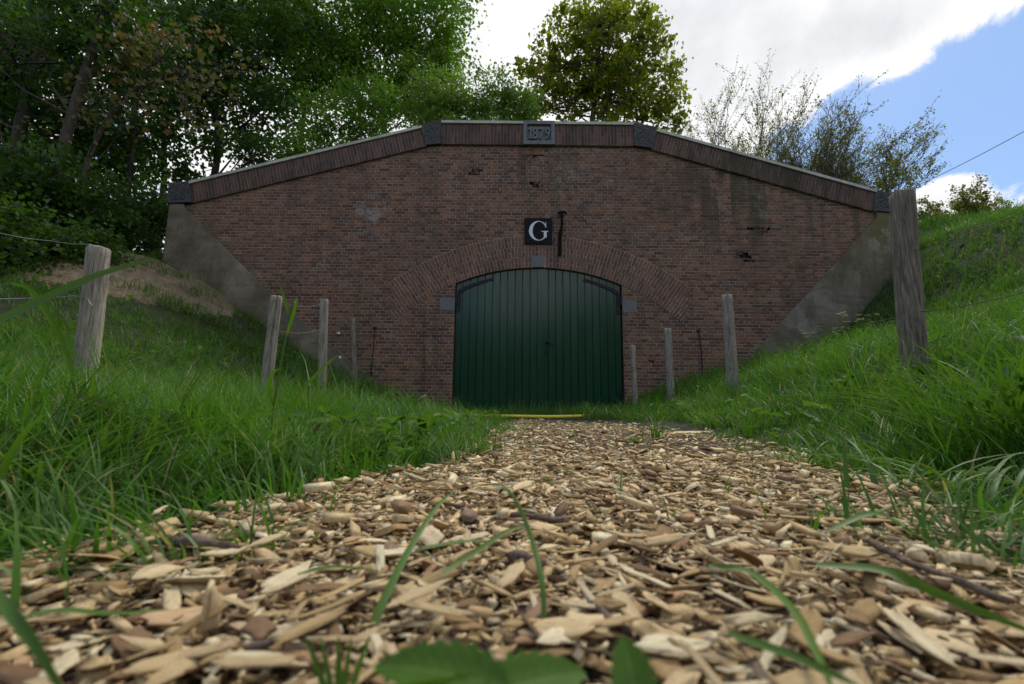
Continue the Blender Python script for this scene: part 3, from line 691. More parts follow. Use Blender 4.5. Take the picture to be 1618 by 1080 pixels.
# ------------------------------------------------------------------ doors
DY = WY + .055
def arc_z(x, r=R0 - .012): return DC[1] + math.sqrt(r * r - (x - DC[0]) ** 2)
def plank(x0, x1, parent, y=DY, th=.03, zt=None, nm='plank'):
    g_ = .0045; pts = [(x0 + g_, .02), (x1 - g_, .02)] + [(x1 - g_ - (x1 - x0 - 2 * g_) * i / 3, arc_z(x1 - g_ - (x1 - x0 - 2 * g_) * i / 3)) for i in range(4)]
    n = len(pts); b_ = .006
    def ins(p): return (min(max(p[0], x0 + g_ + b_), x1 - g_ - b_), y, p[1] - (b_ if p[1] > .1 else 0))
    v = [ins(p) for p in pts] + [(x, y + b_, z) for x, z in pts] + [(x, y + th, z) for x, z in pts]
    f = [tuple(range(n))] + [(i, i + n, (i + 1) % n + n, (i + 1) % n) for i in range(n)] + [(i + n, i + 2 * n, (i + 1) % n + 2 * n, (i + 1) % n + n) for i in range(n)]
    o = link(nm, pymesh(nm, v, f, M_DOOR), parent, -FO)
    o.rotation_euler = (0, 0, 0)
    return o
mid = .485
leafL = fpart('door_leaf', None, 'left leaf of the dark green boarded double door'); leafL.location = (0, 0, 0)
leafR = fpart('door_leaf', None, 'right leaf of the dark green boarded double door'); leafR.location = (0, 0, 0)
def backing(x0, x1, par):
    mb = MB(); pts = [(x0, .02), (x1, .02)] + [(x1 - (x1 - x0) * i / 10, arc_z(x1 - (x1 - x0) * i / 10)) for i in range(11)]
    mb.prism(pts, DY + .026, DY + .07); link('back_boarding', mb.mesh('back_boarding', M_DOOR), par, -FO)
backing(DX0 + .015, mid - .006, leafL); backing(mid - .002, DX1 - .015, leafR)
xs_ = [DX0 + .018, DX0 + .135] + [DX0 + .135 + (mid - .0 - DX0 - .135) * i / 10 for i in range(1, 11)]
for a, b2 in zip(xs_[:-1], xs_[1:]): plank(a, b2, leafL)
xs_ = [mid + .205 + (DX1 - .14 - mid - .205) * i / 9 for i in range(10)] + [DX1 - .018]
for a, b2 in zip(xs_[:-1], xs_[1:]): plank(a, b2, leafR)
plank(mid - .012, mid + .203, leafR, DY - .012, .04)['label'] = 'broad cover board along the meeting edge'
def strap(sx, par):
    """angled strap hinge: a post along the stile and an arm that follows the arched head"""
    X = lambda d: (DX0 + d) if sx < 0 else (DX1 - d)
    y0 = DY - .018
    root = link('strap_hinge', None, par, None)
    def bar(pts, wd, nm):
        mb = MB(); n = len(pts); v = []
        for i, (x, z) in enumerate(pts):
            a, c = pts[max(i - 1, 0)], pts[min(i + 1, n - 1)]; L = math.hypot(c[0] - a[0], c[1] - a[1]); nx, nz = -(c[1] - a[1]) / L * wd[i] / 2, (c[0] - a[0]) / L * wd[i] / 2
            v += [(x + nx, y0, z + nz), (x - nx, y0, z - nz), (x + nx, y0 + .014, z + nz), (x - nx, y0 + .014, z - nz)]
        f = []
        for i in range(n - 1):
            k = 4 * i; f += [(k, k + 1, k + 5, k + 4), (k, k + 4, k + 6, k + 2), (k + 1, k + 3, k + 7, k + 5)]
        f += [(0, 2, 3, 1), (4 * n - 4, 4 * n - 3, 4 * n - 1, 4 * n - 2)]
        mb.add(v, f)
        for x, z in pts[::2]:
            mb.tube([(x, y0 + .002, z), (x, y0 - .007, z)], .012, 6)
        return mb
    arm = bar([(X(.07), 2.38), (X(.20), 2.465), (X(.36), 2.53), (X(.52), 2.59), (X(.66), 2.63), (X(.73), 2.655)], [.07, .07, .062, .055, .05, .062], 'arm')
    for o_ in (arm,): 
        mb = arm
    mb2 = bar([(X(.07), 1.98), (X(.07), 2.05), (X(.07), 2.2), (X(.07), 2.38)], [.05, .066, .066, .07], 'post')
    mb.add(mb2.v, mb2.f)
    mb.tube([(X(.015), y0 - .01, 2.14), (X(.015), y0 - .01, 2.30)], .024, 8)
    mb.box(min(X(-.05), X(.06)), max(X(-.05), X(.06)), y0 - .012, y0 + .012, 2.15, 2.215)
    me_ = mb.mesh('strap_hinge', M_IRON); root.location = (0, 0, 0)
    bpy.data.objects.remove(root); o = link('strap_hinge', me_, par, -FO)
    return o
strap(-1, leafL); strap(1, leafR)
for sx, par in ((-1, leafL), (1, leafR)):
    X = lambda d: (DX0 + d) if sx < 0 else (DX1 - d)
    mb = MB(); mb.box(min(X(-.02), X(.09)), max(X(-.02), X(.09)), DY - .018, DY, .42, .50); mb.tube([(X(.01), DY - .03, .37), (X(.01), DY - .03, .56)], .025, 8)
    link('lower_hinge', mb.mesh('lower_hinge', M_IRON), par, -FO)
mb = MB(); p = P(864, 541, DY)
mb.tube([(p.x, DY - .012, p.z), (p.x, DY - .07, p.z)], [.024, .012], 8); mb.tube([(p.x - .005, DY - .065, p.z), (p.x + .05, DY - .07, p.z - .006), (p.x + .13, DY - .066, p.z - .034)], [.012, .011, .009], 8)
mb.box(p.x - .018, p.x + .018, DY - .022, DY - .01, p.z - .05, p.z + .05)
link('handle', mb.mesh('handle', M_IRON), leafR, -FO)
mb = MB(); q = P(865, 555, DY)
mb.box(q.x - .038, q.x + .038, DY - .03, DY - .012, q.z - .03, q.z + .03); mb.tube([(q.x, DY - .028, q.z), (q.x, DY - .045, q.z)], .017, 8); mb.box(q.x - .02, q.x + .02, DY - .045, DY - .03, q.z - .055, q.z - .022)
link('lock', mb.mesh('lock', M_IRON), leafR, -FO)

# ------------------------------------------------------------------ sign with the letter G
ga, gb = P(829, 345, WY), P(872.5, 386, WY)
sign = thing('letter_sign', 'square black sign with a white serif letter G above the door', 'sign', ((ga.x + gb.x) / 2, WY - .02, (ga.z + gb.z) / 2))
SW, SH = (gb.x - ga.x), (ga.z - gb.z)
nb = 4
for i in range(nb):
    mb = MB(); z0 = -SH / 2 + SH * i / nb; mb.prism([(-SW / 2, z0 + .0012), (SW / 2, z0 + .0012), (SW / 2, z0 + SH / nb - .0012), (-SW / 2, z0 + SH / nb - .0012)], -.018, .012, .002)
    link('sign_board', mb.mesh('sign_board', M_SIGN), sign)
def g_outline():
    o = []; S = .40
    def el(cx, cz, rx, rz, a): return (cx + rx * math.cos(a), cz + rz * math.sin(a))
    outer = [el(.0, 0, .46, .5, math.radians(a)) for a in range(38, 321, 6)]
    inner = [el(.035, 0, .325, .462, math.radians(a)) for a in range(318, 39, -6)]
    # outer from upper right over the left to lower right, stem, then the inner edge back
    poly = outer + [(.40, -.36), (.40, -.06), (.485, -.045), (.485, -.012), (.13, -.012), (.13, -.045), (.262, -.06), (.262, -.345)] + inner[1:] + [(.31, .28), (.335, .17), (.375, .17), (.372, .44), (.34, .44)]
    return [(x * S, z * S) for x, z in poly]
go = g_outline()
import bmesh
bm = bmesh.new(); vs_ = [bm.verts.new((x, -.0215, z)) for x, z in go]
ff = bm.faces.new(vs_); r_ = bmesh.ops.extrude_face_region(bm, geom=[ff]); bmesh.ops.translate(bm, verts=[v for v in r_['geom'] if isinstance(v, bmesh.types.BMVert)], vec=(0, .003, 0))
bmesh.ops.triangulate(bm, faces=bm.faces[:]); bmesh.ops.recalc_face_normals(bm, faces=bm.faces[:])
me = bpy.data.meshes.new('letter'); bm.to_mesh(me); bm.free(); me.materials.append(M_WHITE)
o = link('letter', me, sign); o.location = (0.0, 0, 0)

# ------------------------------------------------------------------ fence posts and wires
def post(name, label, px_top, py_top, px_base, d, diam, m, split=None, tilt_depth=0.0, flat_side=False, seed=0, group='round wooden fence posts along the path'):
    top = P(px_top, py_top, d); xb = P(px_base, 600, d).x
    gz_ = float(ground_z(xb, d)) - .25
    root = thing(name, label, 'post', (xb, d, gz_), group)
    Hh = top.z - gz_; rr = random.Random(seed)
    k, n = 28, 26; v = []; f = []
    ph = [rr.random() * 7 for _ in range(4)]
    for i in range(n + 1):
        t_ = i / n; z_ = Hh * t_; cx = (top.x - xb) * (t_ ** 1.0) + .006 * math.sin(3 * t_ + ph[0]) * diam / .1; cy = tilt_depth * t_ + .005 * math.sin(4 * t_ + ph[1])
        for j in range(k):
            a = 2 * PI * j / k
            r = diam / 2 * (1.0 - .06 * t_) * (1 + .035 * math.sin(2 * a + ph[2]) + .02 * math.sin(5 * a + 2 * t_ + ph[3]) + rr.uniform(-.012, .012))
            if split is not None:
                da = math.atan2(math.sin(a - split), math.cos(a - split)); r *= 1 - .75 * math.exp(-(da / .11) ** 2) * (.35 + .65 * min(1, t_ * 2))
            for cr in (1.1 * seed + .7, 2.3 * seed + 3.9):
                da = math.atan2(math.sin(a - cr), math.cos(a - cr)); r *= 1 - .10 * math.exp(-(da / .12) ** 2) * (.5 + .5 * math.sin(6 * t_ + seed))
            if flat_side: r = min(r, diam * .30 / max(.2, abs(math.sin(a)))) if math.sin(a) < 0 else r
            v.append((cx + r * math.cos(a), cy + r * math.sin(a), z_ + (rr.uniform(-.003, .003) if i == n else 0)))
    for i in range(n):
        for j in range(k): f.append((i * k + j, i * k + (j + 1) % k, (i + 1) * k + (j + 1) % k, (i + 1) * k + j))
    # slightly worn top: one inner ring and a centre
    o_ = len(v); tc = ((top.x - xb), tilt_depth)
    for j in range(k):
        q = v[n * k + j]; v.append((tc[0] + (q[0] - tc[0]) * .82, tc[1] + (q[1] - tc[1]) * .82, Hh + .007 + rr.uniform(-.002, .002)))
    v.append((tc[0], tc[1], Hh + .006))
    for j in range(k): f.append((n * k + j, n * k + (j + 1) % k, o_ + (j + 1) % k, o_ + j)); f.append((o_ + j, o_ + (j + 1) % k, len(v) - 1))
    me = pymesh('shaft', v, f, m)
    for p in me.polygons: p.use_smooth = len(p.vertices) == 4 and p.index < n * k
    link('shaft', me, root)
    return root, top
posts = {}
posts['L1'] = post('fence_post', 'thick pale grey post standing in the long grass at the left', 158, 393, 130, 2.4, .108, M_POST, seed=1)
posts['L2'] = post('fence_post', 'slanting grey post in front of the left plaster wedge, its head notched by a wire', 438, 469, 416, 4.0, .098, M_POST, seed=2, split=-1.2)
posts['L3'] = post('fence_post', 'straight split post on the left bank with an open crack', 513, 473, 511, 5.6, .105, M_POST, split=-1.05, seed=3, flat_side=True)
posts['L4'] = post('fence_post', 'short dark post close to the wall between the split post and the left iron rod', 558, 503, 562, 7.4, .098, M_POSTD, seed=4)
posts['R1'] = post('fence_post', 'thick dark weathered post nearest the camera on the right bank', 1424, 306, 1447, 2.3, .122, M_POSTD, seed=5)
posts['R2'] = post('fence_post', 'leaning grey post with a deep black crack before the right half of the wall', 1147, 467, 1159, 4.5, .108, M_POST, split=-1.9, seed=6)
posts['R3'] = post('fence_post', 'bent knotty post between the cracked post and the small post by the door', 1055, 519, 1060, 6.5, .11, M_POST, seed=7, split=-1.0)
posts['R4'] = post('fence_post', 'thinnest post, right beside the green door edge', 1000, 546, 1003, 7.8, .092, M_POST, seed=8)
def wire(name, label, pts, r, m, sag=.02, coil=None):
    full_ = []
    for a, b_ in zip(pts[:-1], pts[1:]):
        for i in range(12):
            t_ = i / 12; p = Vector(a).lerp(Vector(b_), t_); p.z -= sag * 4 * t_ * (1 - t_); full_.append(p)
    full_.append(Vector(pts[-1])); mb = MB(); mb.tube(full_, r, 5)
    me = mb.mesh(name, m, True); return link(name, me, label=label, cat='wire')
r1x = posts['R1'][1].x
def onpost(key, py, d, dx=0):
    t_ = posts[key][1]; root = posts[key][0]; z_ = P(809, py, d).z
    z_ = P(809 + (t_.x / d) * 719, py, d).z; f_ = (z_ - root.location.z) / (t_.z - root.location.z)
    return Vector((root.location.x + (t_.x - root.location.x) * f_ + dx, d - .055, z_))
wire('fence_wire', 'topmost dark wire crossing the sky at the right edge', [P(1720, 150, 1.35), onpost('R1', 306, 2.3), onpost('R2', 478, 4.5)], .0016, M_WIRED, .012)
wire('fence_wire', 'middle dark wire from the right edge across the thick post and the right plaster wedge', [P(1720, 285, 1.35), onpost('R1', 401, 2.3), onpost('R2', 505, 4.5)], .0016, M_WIRED, .02)
wire('fence_wire', 'lowest dark wire running through the grass on the right bank', [P(1720, 430, 1.35), onpost('R1', 496, 2.3), onpost('R2', 548, 4.5)], .0016, M_WIRED, .02)
wire('fence_wire', 'upper bright wire ending at the head of the left pale post', [P(-120, 345, 1.9), P(0, 368, 2.1), P(80, 380, 2.25), onpost('L1', 391, 2.4)], .0018, M_WIRE, .006)
wire('fence_wire', 'lower bright wire wrapped round the middle of the left pale post', [P(-120, 472, 1.9), P(40, 471, 2.2), onpost('L1', 471, 2.4, -.05), onpost('L1', 474, 2.4, .02), onpost('L1', 486, 2.4, .052)], .0018, M_WIRE, .003)
wire('fence_wire', 'slack bright wire between the notched post and the split post on the left', [onpost('L2', 474, 4.0), onpost('L3', 481, 5.6)], .002, M_WIRE, .05)
wire('fence_wire', 'thin low wire between the notched post and the short dark post', [onpost('L2', 520, 4.0), onpost('L3', 520, 5.6), onpost('L4', 538, 7.4)], .0018, M_WIRE, .05)

# yellow hose
ha, hb = P(738, 661, 6.1), P(952, 655.5, 6.25)
pts = []
for i in range(22):
    t_ = i / 21; x = ha.x + (hb.x - ha.x) * t_; y = 6.1 + .15 * t_ + .02 * math.sin(t_ * 9); pts.append((x, y, .058 + .006 * math.sin(t_ * 7) + (.03 * t_ * t_)))
mb = MB(); mb.tube(pts, .023, 10)
link('yellow_hose', mb.mesh('yellow_hose', M_HOSE, True), label='thin yellow hose lying across the end of the woodchip path before the door', cat='hose')

# ------------------------------------------------------------------ wood chips
def chip_field():
    out = []
    def zone(n, y0, y1, szk):
        y = np.sqrt(R.rand(n) * (y1 ** 2 - y0 ** 2) + y0 ** 2) if y0 > 0 else R.rand(n) * (y1 - y0) + y0
        x = (R.rand(n) * 2 - 1) * (y * 1.22 + .12); eL, eR = path_edges(y)
        nz = (fbm(x * 4, y * 4, 3, 2) - .5) * .5
        soft = R.randn(n) * .05
        k = (x > eL - .01 + nz * .3 + soft * .7) & (x < eR + .06 + nz * .6 + soft) & (y < 6.3 + nz)
        return x[k], y[k]
    xa, ya = zone(88000, .13, 1.6, 1); xb, yb = zone(74000, 1.6, 6.4, 1)
    return np.concatenate([xa, xb]), np.concatenate([ya, yb])
cx, cy = chip_field(); n = len(cx)
print('chips', n)
ln = np.clip(np.exp(R.randn(n) * .50) * np.where(cy < 1.6, .0118, .017), .004, np.where(cy < .7, .034, .046)); wd = ln * np.clip(np.exp(R.randn(n) * .48) * .31, .08, .8); th = np.clip(wd * (.14 + .25 * R.rand(n)), .0012, .008)
wd = np.minimum(wd, .018)
yaw = R.rand(n) * 2 * PI; pit = R.randn(n) * .22; rol = R.randn(n) * .28
cz = path_h(cx, cy) + .003 + R.rand(n) ** 1.3 * .020 * np.clip(ln / .03, .6, 1.4)
shown = ln / np.hypot(cx, cy); vis = (np.abs(cx) < cy * 1.13) & (cy > .24)
near_i = np.argsort(-(shown * vis * (cz > path_h(cx, cy) + .007)))[:300]
keep = np.ones(n, bool); keep[near_i] = False
def rotmats(yaw, pit, rol):
    cy_, sy_, cp_, sp_, cr_, sr_ = np.cos(yaw), np.sin(yaw), np.cos(pit), np.sin(pit), np.cos(rol), np.sin(rol)
    return np.stack([np.stack([cy_ * cp_, cy_ * sp_ * sr_ - sy_ * cr_, cy_ * sp_ * cr_ + sy_ * sr_], -1), np.stack([sy_ * cp_, sy_ * sp_ * sr_ + cy_ * cr_, sy_ * sp_ * cr_ - cy_ * sr_], -1), np.stack([-sp_, cp_ * sr_, cp_ * cr_], -1)], -2)
def chips_mesh(idx, name):
    m = len(idx); RM = rotmats(yaw[idx], pit[idx], rol[idx])
    # irregular elongated pentagon/hexagon outline drawn as 6 corners, top and bottom
    base = np.array([(-.5, -.38), (.0, -.5), (.5, -.40), (.5, .40), (.0, .5), (-.5, .38)])
    o = base[None] + R.uniform(-1, 1, (m, 6, 2)) * np.array([.13, .14]); o[:, :, 0] += o[:, :, 1] * R.uniform(-.32, .32, (m, 1))
    top = np.zeros((m, 6, 3)); top[:, :, 0] = o[:, :, 0] * ln[idx, None]; top[:, :, 1] = o[:, :, 1] * wd[idx, None]
    bend = R.uniform(-1.4, 1.4, m) * .5; top[:, :, 2] = th[idx, None] * R.uniform(.3, 1.1, (m, 6)) + bend[:, None] * (o[:, :, 0] ** 2) * ln[idx, None] * .35
    bot = top.copy(); bot[:, :, 2] -= th[idx, None]; bot[:, :, :2] *= R.uniform(.86, 1.0, (m, 1, 1))
    v = np.concatenate([top, bot], 1); v = np.einsum('nij,nkj->nki', RM, v) + np.stack([cx[idx], cy[idx], cz[idx]], -1)[:, None]
    F_ = np.array([(0, 1, 2), (0, 2, 3), (0, 3, 4), (0, 4, 5)] + [t for i in range(6) for t in ((i, (i + 1) % 6 + 6, (i + 1) % 6), (i, i + 6, (i + 1) % 6 + 6))])
    F_ = F_[:, ::1]
    f = (F_[None] + (np.arange(m) * 12)[:, None, None]).reshape(-1, 3)
    uv = np.concatenate([o, o], 1) * np.stack([ln[idx] * 40, wd[idx] * 40], -1)[:, None]
    return npmesh(name, v.reshape(-1, 3), f, M_CHIP, uv.reshape(-1, 2))
idx = np.nonzero(keep)[0]
link('wood_chips', chips_mesh(idx, 'wood_chips'), path, kind='stuff')
def chip_variant(k):
    """a splintered flake, unit length along x, with a bent body and ragged ends"""
    rr = random.Random(k); nu, nv = 7, 3; v = []; f = []; uv = []
    bend = rr.uniform(-.16, .16); tw = rr.uniform(-.5, .5); sk = rr.uniform(-.34, .34)
    pa, pb = rr.uniform(.35, 1.1), rr.uniform(.35, 1.1); prof = [min(1, pa + rr.uniform(2, 5) * i / nu, pb + rr.uniform(2, 5) * (1 - i / nu)) for i in range(nu + 1)]; ea = [rr.uniform(-.10, .10) for _ in range(nv + 1)]; eb = [rr.uniform(-.10, .10) for _ in range(nv + 1)]; sd = [[rr.uniform(-.045, .045) for _ in range(nu + 1)] for _ in range(2)]; step = [rr.uniform(-.8, .8) for _ in range(nv + 1)]
    for s_ in (1, 0):
        for i in range(nu + 1):
            for j in range(nv + 1):
                u, w_ = i / nu - .5, (j / nv - .5)
                end = ea[j] if i == 0 else (eb[j] if i == nu else 0)
                x = u + end + sk * w_ * (1.0 if i in (0, nu) else .7); y = w_ * prof[i] + tw * .08 * u + (sd[0][i] if j == 0 else sd[1][i] if j == nv else 0)
                z = bend * (1 - 4 * u * u) + .5 * tw * u * w_ * .4
                v.append((x, y, z + (.5 if s_ else -.5) * .11 * (1 + (step[j] + .25 * rr.uniform(-1, 1)) * s_))); uv.append((u * 1.1, w_ * .9))
    M_ = nv + 1; T_ = (nu + 1) * M_
    for i in range(nu):
        for j in range(nv):
            a = i * M_ + j; f += [(a, a + M_, a + M_ + 1, a + 1)]; b_ = a + T_; f += [(b_, b_ + 1, b_ + M_ + 1, b_ + M_)]
        for j in (0, nv):
            a = i * M_ + j; q = (a, a + T_, a + M_ + T_, a + M_); f.append(q if j == 0 else q[::-1])
    for j in range(nv):
        for i in (0, nu):
            a = i * M_ + j; q = (a, a + 1, a + 1 + T_, a + T_); f.append(q if i == 0 else q[::-1])
    return npmesh('wood_chip', v, f, M_CHIP, uv)
cvar = [chip_variant(k) for k in range(24)]
for c_, i in enumerate(near_i):
    o = link('wood_chip', cvar[c_ % 24], path)
    o.rotation_euler = (float(rol[i]), float(pit[i]), float(yaw[i])); o.location = (float(cx[i]), float(cy[i]), float(cz[i]) + .004)
    o.scale = (float(ln[i]) * 1.22, float(max(wd[i], ln[i] * .2)) * 1.15, float(min(max(th[i] * 4.5, .007), .014)))
# a few big splinters and sticks that stand out
def big_chip(label, a, b_, wdt, thk, seed, z=.03, arch=.0, cat='wood chip', m=None, nm='splinter'):
    A, B = Vector(a), Vector(b_); L = (B - A).length
    o = link(nm, chip_variant(seed), label=label, cat=cat)
    o.data = o.data.copy()
    if m: o.data.materials[0] = m
    d = (B - A).normalized(); o.location = (A + B) / 2
    o.rotation_euler = (random.uniform(-.3, .3), -math.asin(d.z), math.atan2(d.y, d.x)); o.scale = (L, wdt, thk * 9)
    return o
def PG(px, py, z):       # the point at height z seen at this pixel
    d = px_dir(px, py); k = (z - CAMH) / d.z; return Vector((d.x * k, d.y * k, z))
big_chip('long flat pale splinter lying at the foot of the right grass, edge of the path', PG(1190, 812, .032), PG(1400, 822, .034), .020, .0025, 3)
big_chip('large curved brownish bark flake low on the right of the path', PG(1000, 985, .035), PG(1115, 1050, .03), .022, .006, 5)
big_chip('upright pale slab of chip left of the path centre', PG(325, 1000, .02), PG(338, 925, .05), .013, .003, 8)
big_chip('narrow orange splinter in the middle of the path', PG(780, 870, .03), PG(850, 880, .032), .008, .004, 9)
big_chip('long flat splinter across the far right of the path beside the tuft', PG(1065, 684, .03), PG(1170, 682, .035), .05, .008, 11)
def stick(label, pts, r):
    P_ = [Vector(p) for p in pts]; fine = []
    for a, b_ in zip(P_[:-1], P_[1:]):
        for i in range(4): fine.append(a.lerp(b_, i / 4) + Vector([random.uniform(-.0012, .0012) for _ in range(3)]))
    fine.append(P_[-1]); mb = MB(); mb.tube(fine, [r * random.uniform(.65, 1.15) * (.55 if k_ in (0, len(fine) - 1) else 1) for k_ in range(len(fine))], 8)
    me = mb.mesh('stick', M_STICK, True); me.uv_layers.new(name='UVMap'); return link('stick', me, label=label, cat='stick')
stick('purplish brown stick lying left of the path centre by the grass edge', [PG(255, 852, .03), PG(310, 858, .034), PG(380, 868, .03)], .0065)
stick('thin pale curved twig low on the left of the path', [PG(375, 1030, .03), PG(460, 1005, .034), PG(530, 980, .036), PG(548, 955, .04)], .0028)
stick('dark thin twig across the middle of the path', [PG(795, 812, .03), PG(850, 816, .034), PG(900, 824, .03)], .004)
stick('reddish twig running diagonally towards the bottom right', [PG(1360, 850, .035), PG(1430, 885, .04), PG(1520, 920, .04), PG(1600, 950, .038)], .0035)
stick('short grey stick behind the grass blade in the path', [PG(800, 875, .03), PG(860, 890, .034)], .006)
stick('dark reddish forked twig at the bottom right of the path', [PG(930, 945, .034), PG(970, 985, .036), PG(1015, 1010, .034)], .0028)

# ------------------------------------------------------------------ grass
def blades(x, y, z, h, wd_, lean, az, seg, name, m, bendp=2.0):
    n = len(x); t_ = np.linspace(0, 1, seg + 1)
    side = az + PI / 2 + R.randn(n) * .5
    sx, sy = np.cos(side), np.sin(side); dx, dy = np.cos(az), np.sin(az)
    V = np.zeros((n, 2 * seg + 1, 3)); UV = np.zeros((n, 2 * seg + 1, 2))
    for i in range(seg + 1):
        t = t_[i]; out = h * lean * t ** bendp; up = h * (t - .42 * np.clip(lean, 0, 1.6) * t ** 2.2)
        c = np.stack([x + dx * out, y + dy * out, z + up], -1)
        wv = wd_ * .5 * (1 - t) ** .6 * (0.75 + .9 * t * (1 - t))
        if i < seg:
            off = np.stack([sx * wv, sy * wv, np.zeros(n)], -1); V[:, 2 * i] = c - off; V[:, 2 * i + 1] = c + off; UV[:, 2 * i] = (0, t); UV[:, 2 * i + 1] = (1, t)
        else: V[:, 2 * seg] = c; UV[:, 2 * seg] = (.5, 1)
    F_ = []
    for i in range(seg - 1): a = 2 * i; F_ += [(a, a + 1, a + 3), (a, a + 3, a + 2)]
    F_.append((2 * seg - 2, 2 * seg - 1, 2 * seg)); F_ = np.array(F_)
    f = (F_[None] + (np.arange(n) * (2 * seg + 1))[:, None, None]).reshape(-1, 3)
    return npmesh(name, V.reshape(-1, 3), f, m, UV.reshape(-1, 2), True)
def sand_mask(x, y):
    a = np.clip(1 - np.hypot((x + 5.9) * 1.1, (y - 7.3) * .75) / 1.7, 0, 1); return sst(a + (fbm(x * 2.6, y * 2.6, 3, 1) - .5) * 1.3, .16, .36)
def grass_zone(n, y0, y1, seg, hk, wk, name, xlim=1.22, rej=None):
    y = np.sqrt(R.rand(n) * (y1 ** 2 - y0 ** 2) + y0 ** 2) if rej is None else y0 + (y1 - y0) * R.rand(n)
    x = (R.rand(n) * 2 - 1) * (y * xlim + .25); eL, eR = path_edges(np.clip(y, 0, 6.4)); nz = (fbm(x * 4, y * 4, 3, 2) - .5)
    nz2 = (fbm(x * 11, y * 11, 2, 0) - .5) * .16; dist = np.maximum(eL + .02 + nz * .35 + nz2 - x, x - eR - nz * .4 - nz2); dist = np.where(y > 6.3, np.maximum(dist, (y - 6.3 + nz * .5)), dist)
    clump = fbm(x * 6, y * 6, 2, 3)
    front = (y > 6.3) & (x > -1.1) & (x < 2.1)
    k = (dist > 0) & (R.rand(n) < (.35 + .65 * sst(clump, .35, .55)) * (.55 + .45 * sst(dist, 0, .12))) & (y < WY - .07)
    k &= ~(front & (R.rand(n) > .55 + .4 * sst(clump, .4, .6)))
    sm = sand_mask(x, y); k &= R.rand(n) > sm * .88
    # the bare strip that runs along the right edge behind the near grass
    x, y, dist, clump, front, sm = x[k], y[k], dist[k], clump[k], front[k], sm[k]; n = len(x)
    hbase = .07 + np.where(y < 2.1, .14, .075) * sst(dist, 0, .8) * (.25 + 1.5 * fbm(x * 3.1, y * 3.1, 3, 0))
    hbase = np.where((x > 0) & (y < 2.2), hbase * .72, hbase)
    hbase = np.where(x < -2.8, hbase * .85, hbase)
    hbase = np.where(front, .07 + .08 * clump, hbase) * np.where(sm > .2, .6, 1)
    hbase = np.where((y > 5.2) & (dist < .6), np.minimum(hbase, .16), hbase)
    hbase = hbase + np.where((x < -.3) & (y < 1.2) & (y > .4), .012, 0)
    h = hbase * hk * np.clip(np.exp(R.randn(n) * .42), .35, 2.3)
    close = np.hypot(x, y)
    h = np.where(close < .45, np.minimum(h, .07), h); h = np.where((x < 0) & (y < 2), np.minimum(h, .14 + .20 * np.clip(dist, 0, 1)), h)
    lean = np.clip(np.abs(R.randn(n)) * .5 + .25, 0, 1.7); az = fbm(x * 4, y * 4, 2, 1) * 5 * PI + R.randn(n) * .9
    z = ground_z(x, y) - .01
    return link(name, blades(x, y, z, h, wk * (.6 + .8 * R.rand(n)), lean, az, seg, name, M_GRASS), kind='stuff', label=None), n
def tagstuff(o, label): o['label'] = label; o['category'] = 'grass'
o, a = grass_zone(56000, .35, 1.9, 5, 1.2, .0062, 'grass', 1.25); tagstuff(o, 'tall lush green grass beside the near part of the path')
o, b2 = grass_zone(98000, 1.9, 4.4, 4, 1.2, .0062, 'grass', 1.22); tagstuff(o, 'green grass on the banks around the fence posts')
o, c2 = grass_zone(92000, 4.4, 8.45, 3, 1.15, .0088, 'grass', 1.22); tagstuff(o, 'green grass on the slopes below the brick wall')
n = 14000; gx1 = .75 + 2.1 * R.rand(n); gy1 = 2.9 + 5.3 * R.rand(n); k = gx1 > np.interp(gy1, [2.9, 3.6, 4.2, 5.5, 6.2, 6.6], [1.32, 1.36, 1.34, 1.12, .98, .75]) + .25 * (fbm(gx1 * 5, gy1 * 5) - .5); gx1, gy1 = gx1[k], gy1[k]; n = len(gx1)
o = link('grass', blades(gx1, gy1, ground_z(gx1, gy1) - .01, (.08 + .10 * fbm(gx1 * 3, gy1 * 3)) * np.exp(R.randn(n) * .35), .009 * (.6 + .8 * R.rand(n)), np.clip(np.abs(R.randn(n)) * .5 + .2, 0, 1.5), R.rand(n) * 2 * PI, 3, 'grass', M_GRASS), kind='stuff'); tagstuff(o, 'thick grass at the right of the path end before the door')

# mound behind the facade
def mound_grass(n, x0, x1, y0, y1, hh, w_, name, label):
    x = x0 + (x1 - x0) * R.rand(n); y = y0 + (y1 - y0) * R.rand(n) ** 1.4
    cl = fbm(x * 2, y * 2, 2, 3); k = R.rand(n) < .3 + cl; x, y, cl = x[k], y[k], cl[k]; n = len(x)
    k2 = (y > 9.12) | (x < XL - .1) | (x > XR + .1); x, y, cl = x[k2], y[k2], cl[k2]; n = len(x)
    h = hh * (.5 + cl) * np.exp(R.randn(n) * .25)
    o = link(name, blades(x, y, ground_z(x, y) - .02, h, w_ * (.6 + .8 * R.rand(n)), np.clip(np.abs(R.randn(n)) * .4 + .2, 0, 1.4), R.rand(n) * 2 * PI, 3, name, M_GRASS), kind='stuff'); tagstuff(o, label)
mound_grass(26000, -5.2, 4.6, 9.12, 10.9, .24, .011, 'grass', 'light green grass growing on the roof mound above the coping')
mound_grass(30000, 7.2, 15.5, 8.45, 14.0, .24, .016, 'grass', 'bright green grass on the hill behind the thick right post')
mound_grass(4000, -9.5, -6.9, 8.45, 10.5, .10, .012, 'grass', 'sparse grass on the sandy slope behind the left corner')

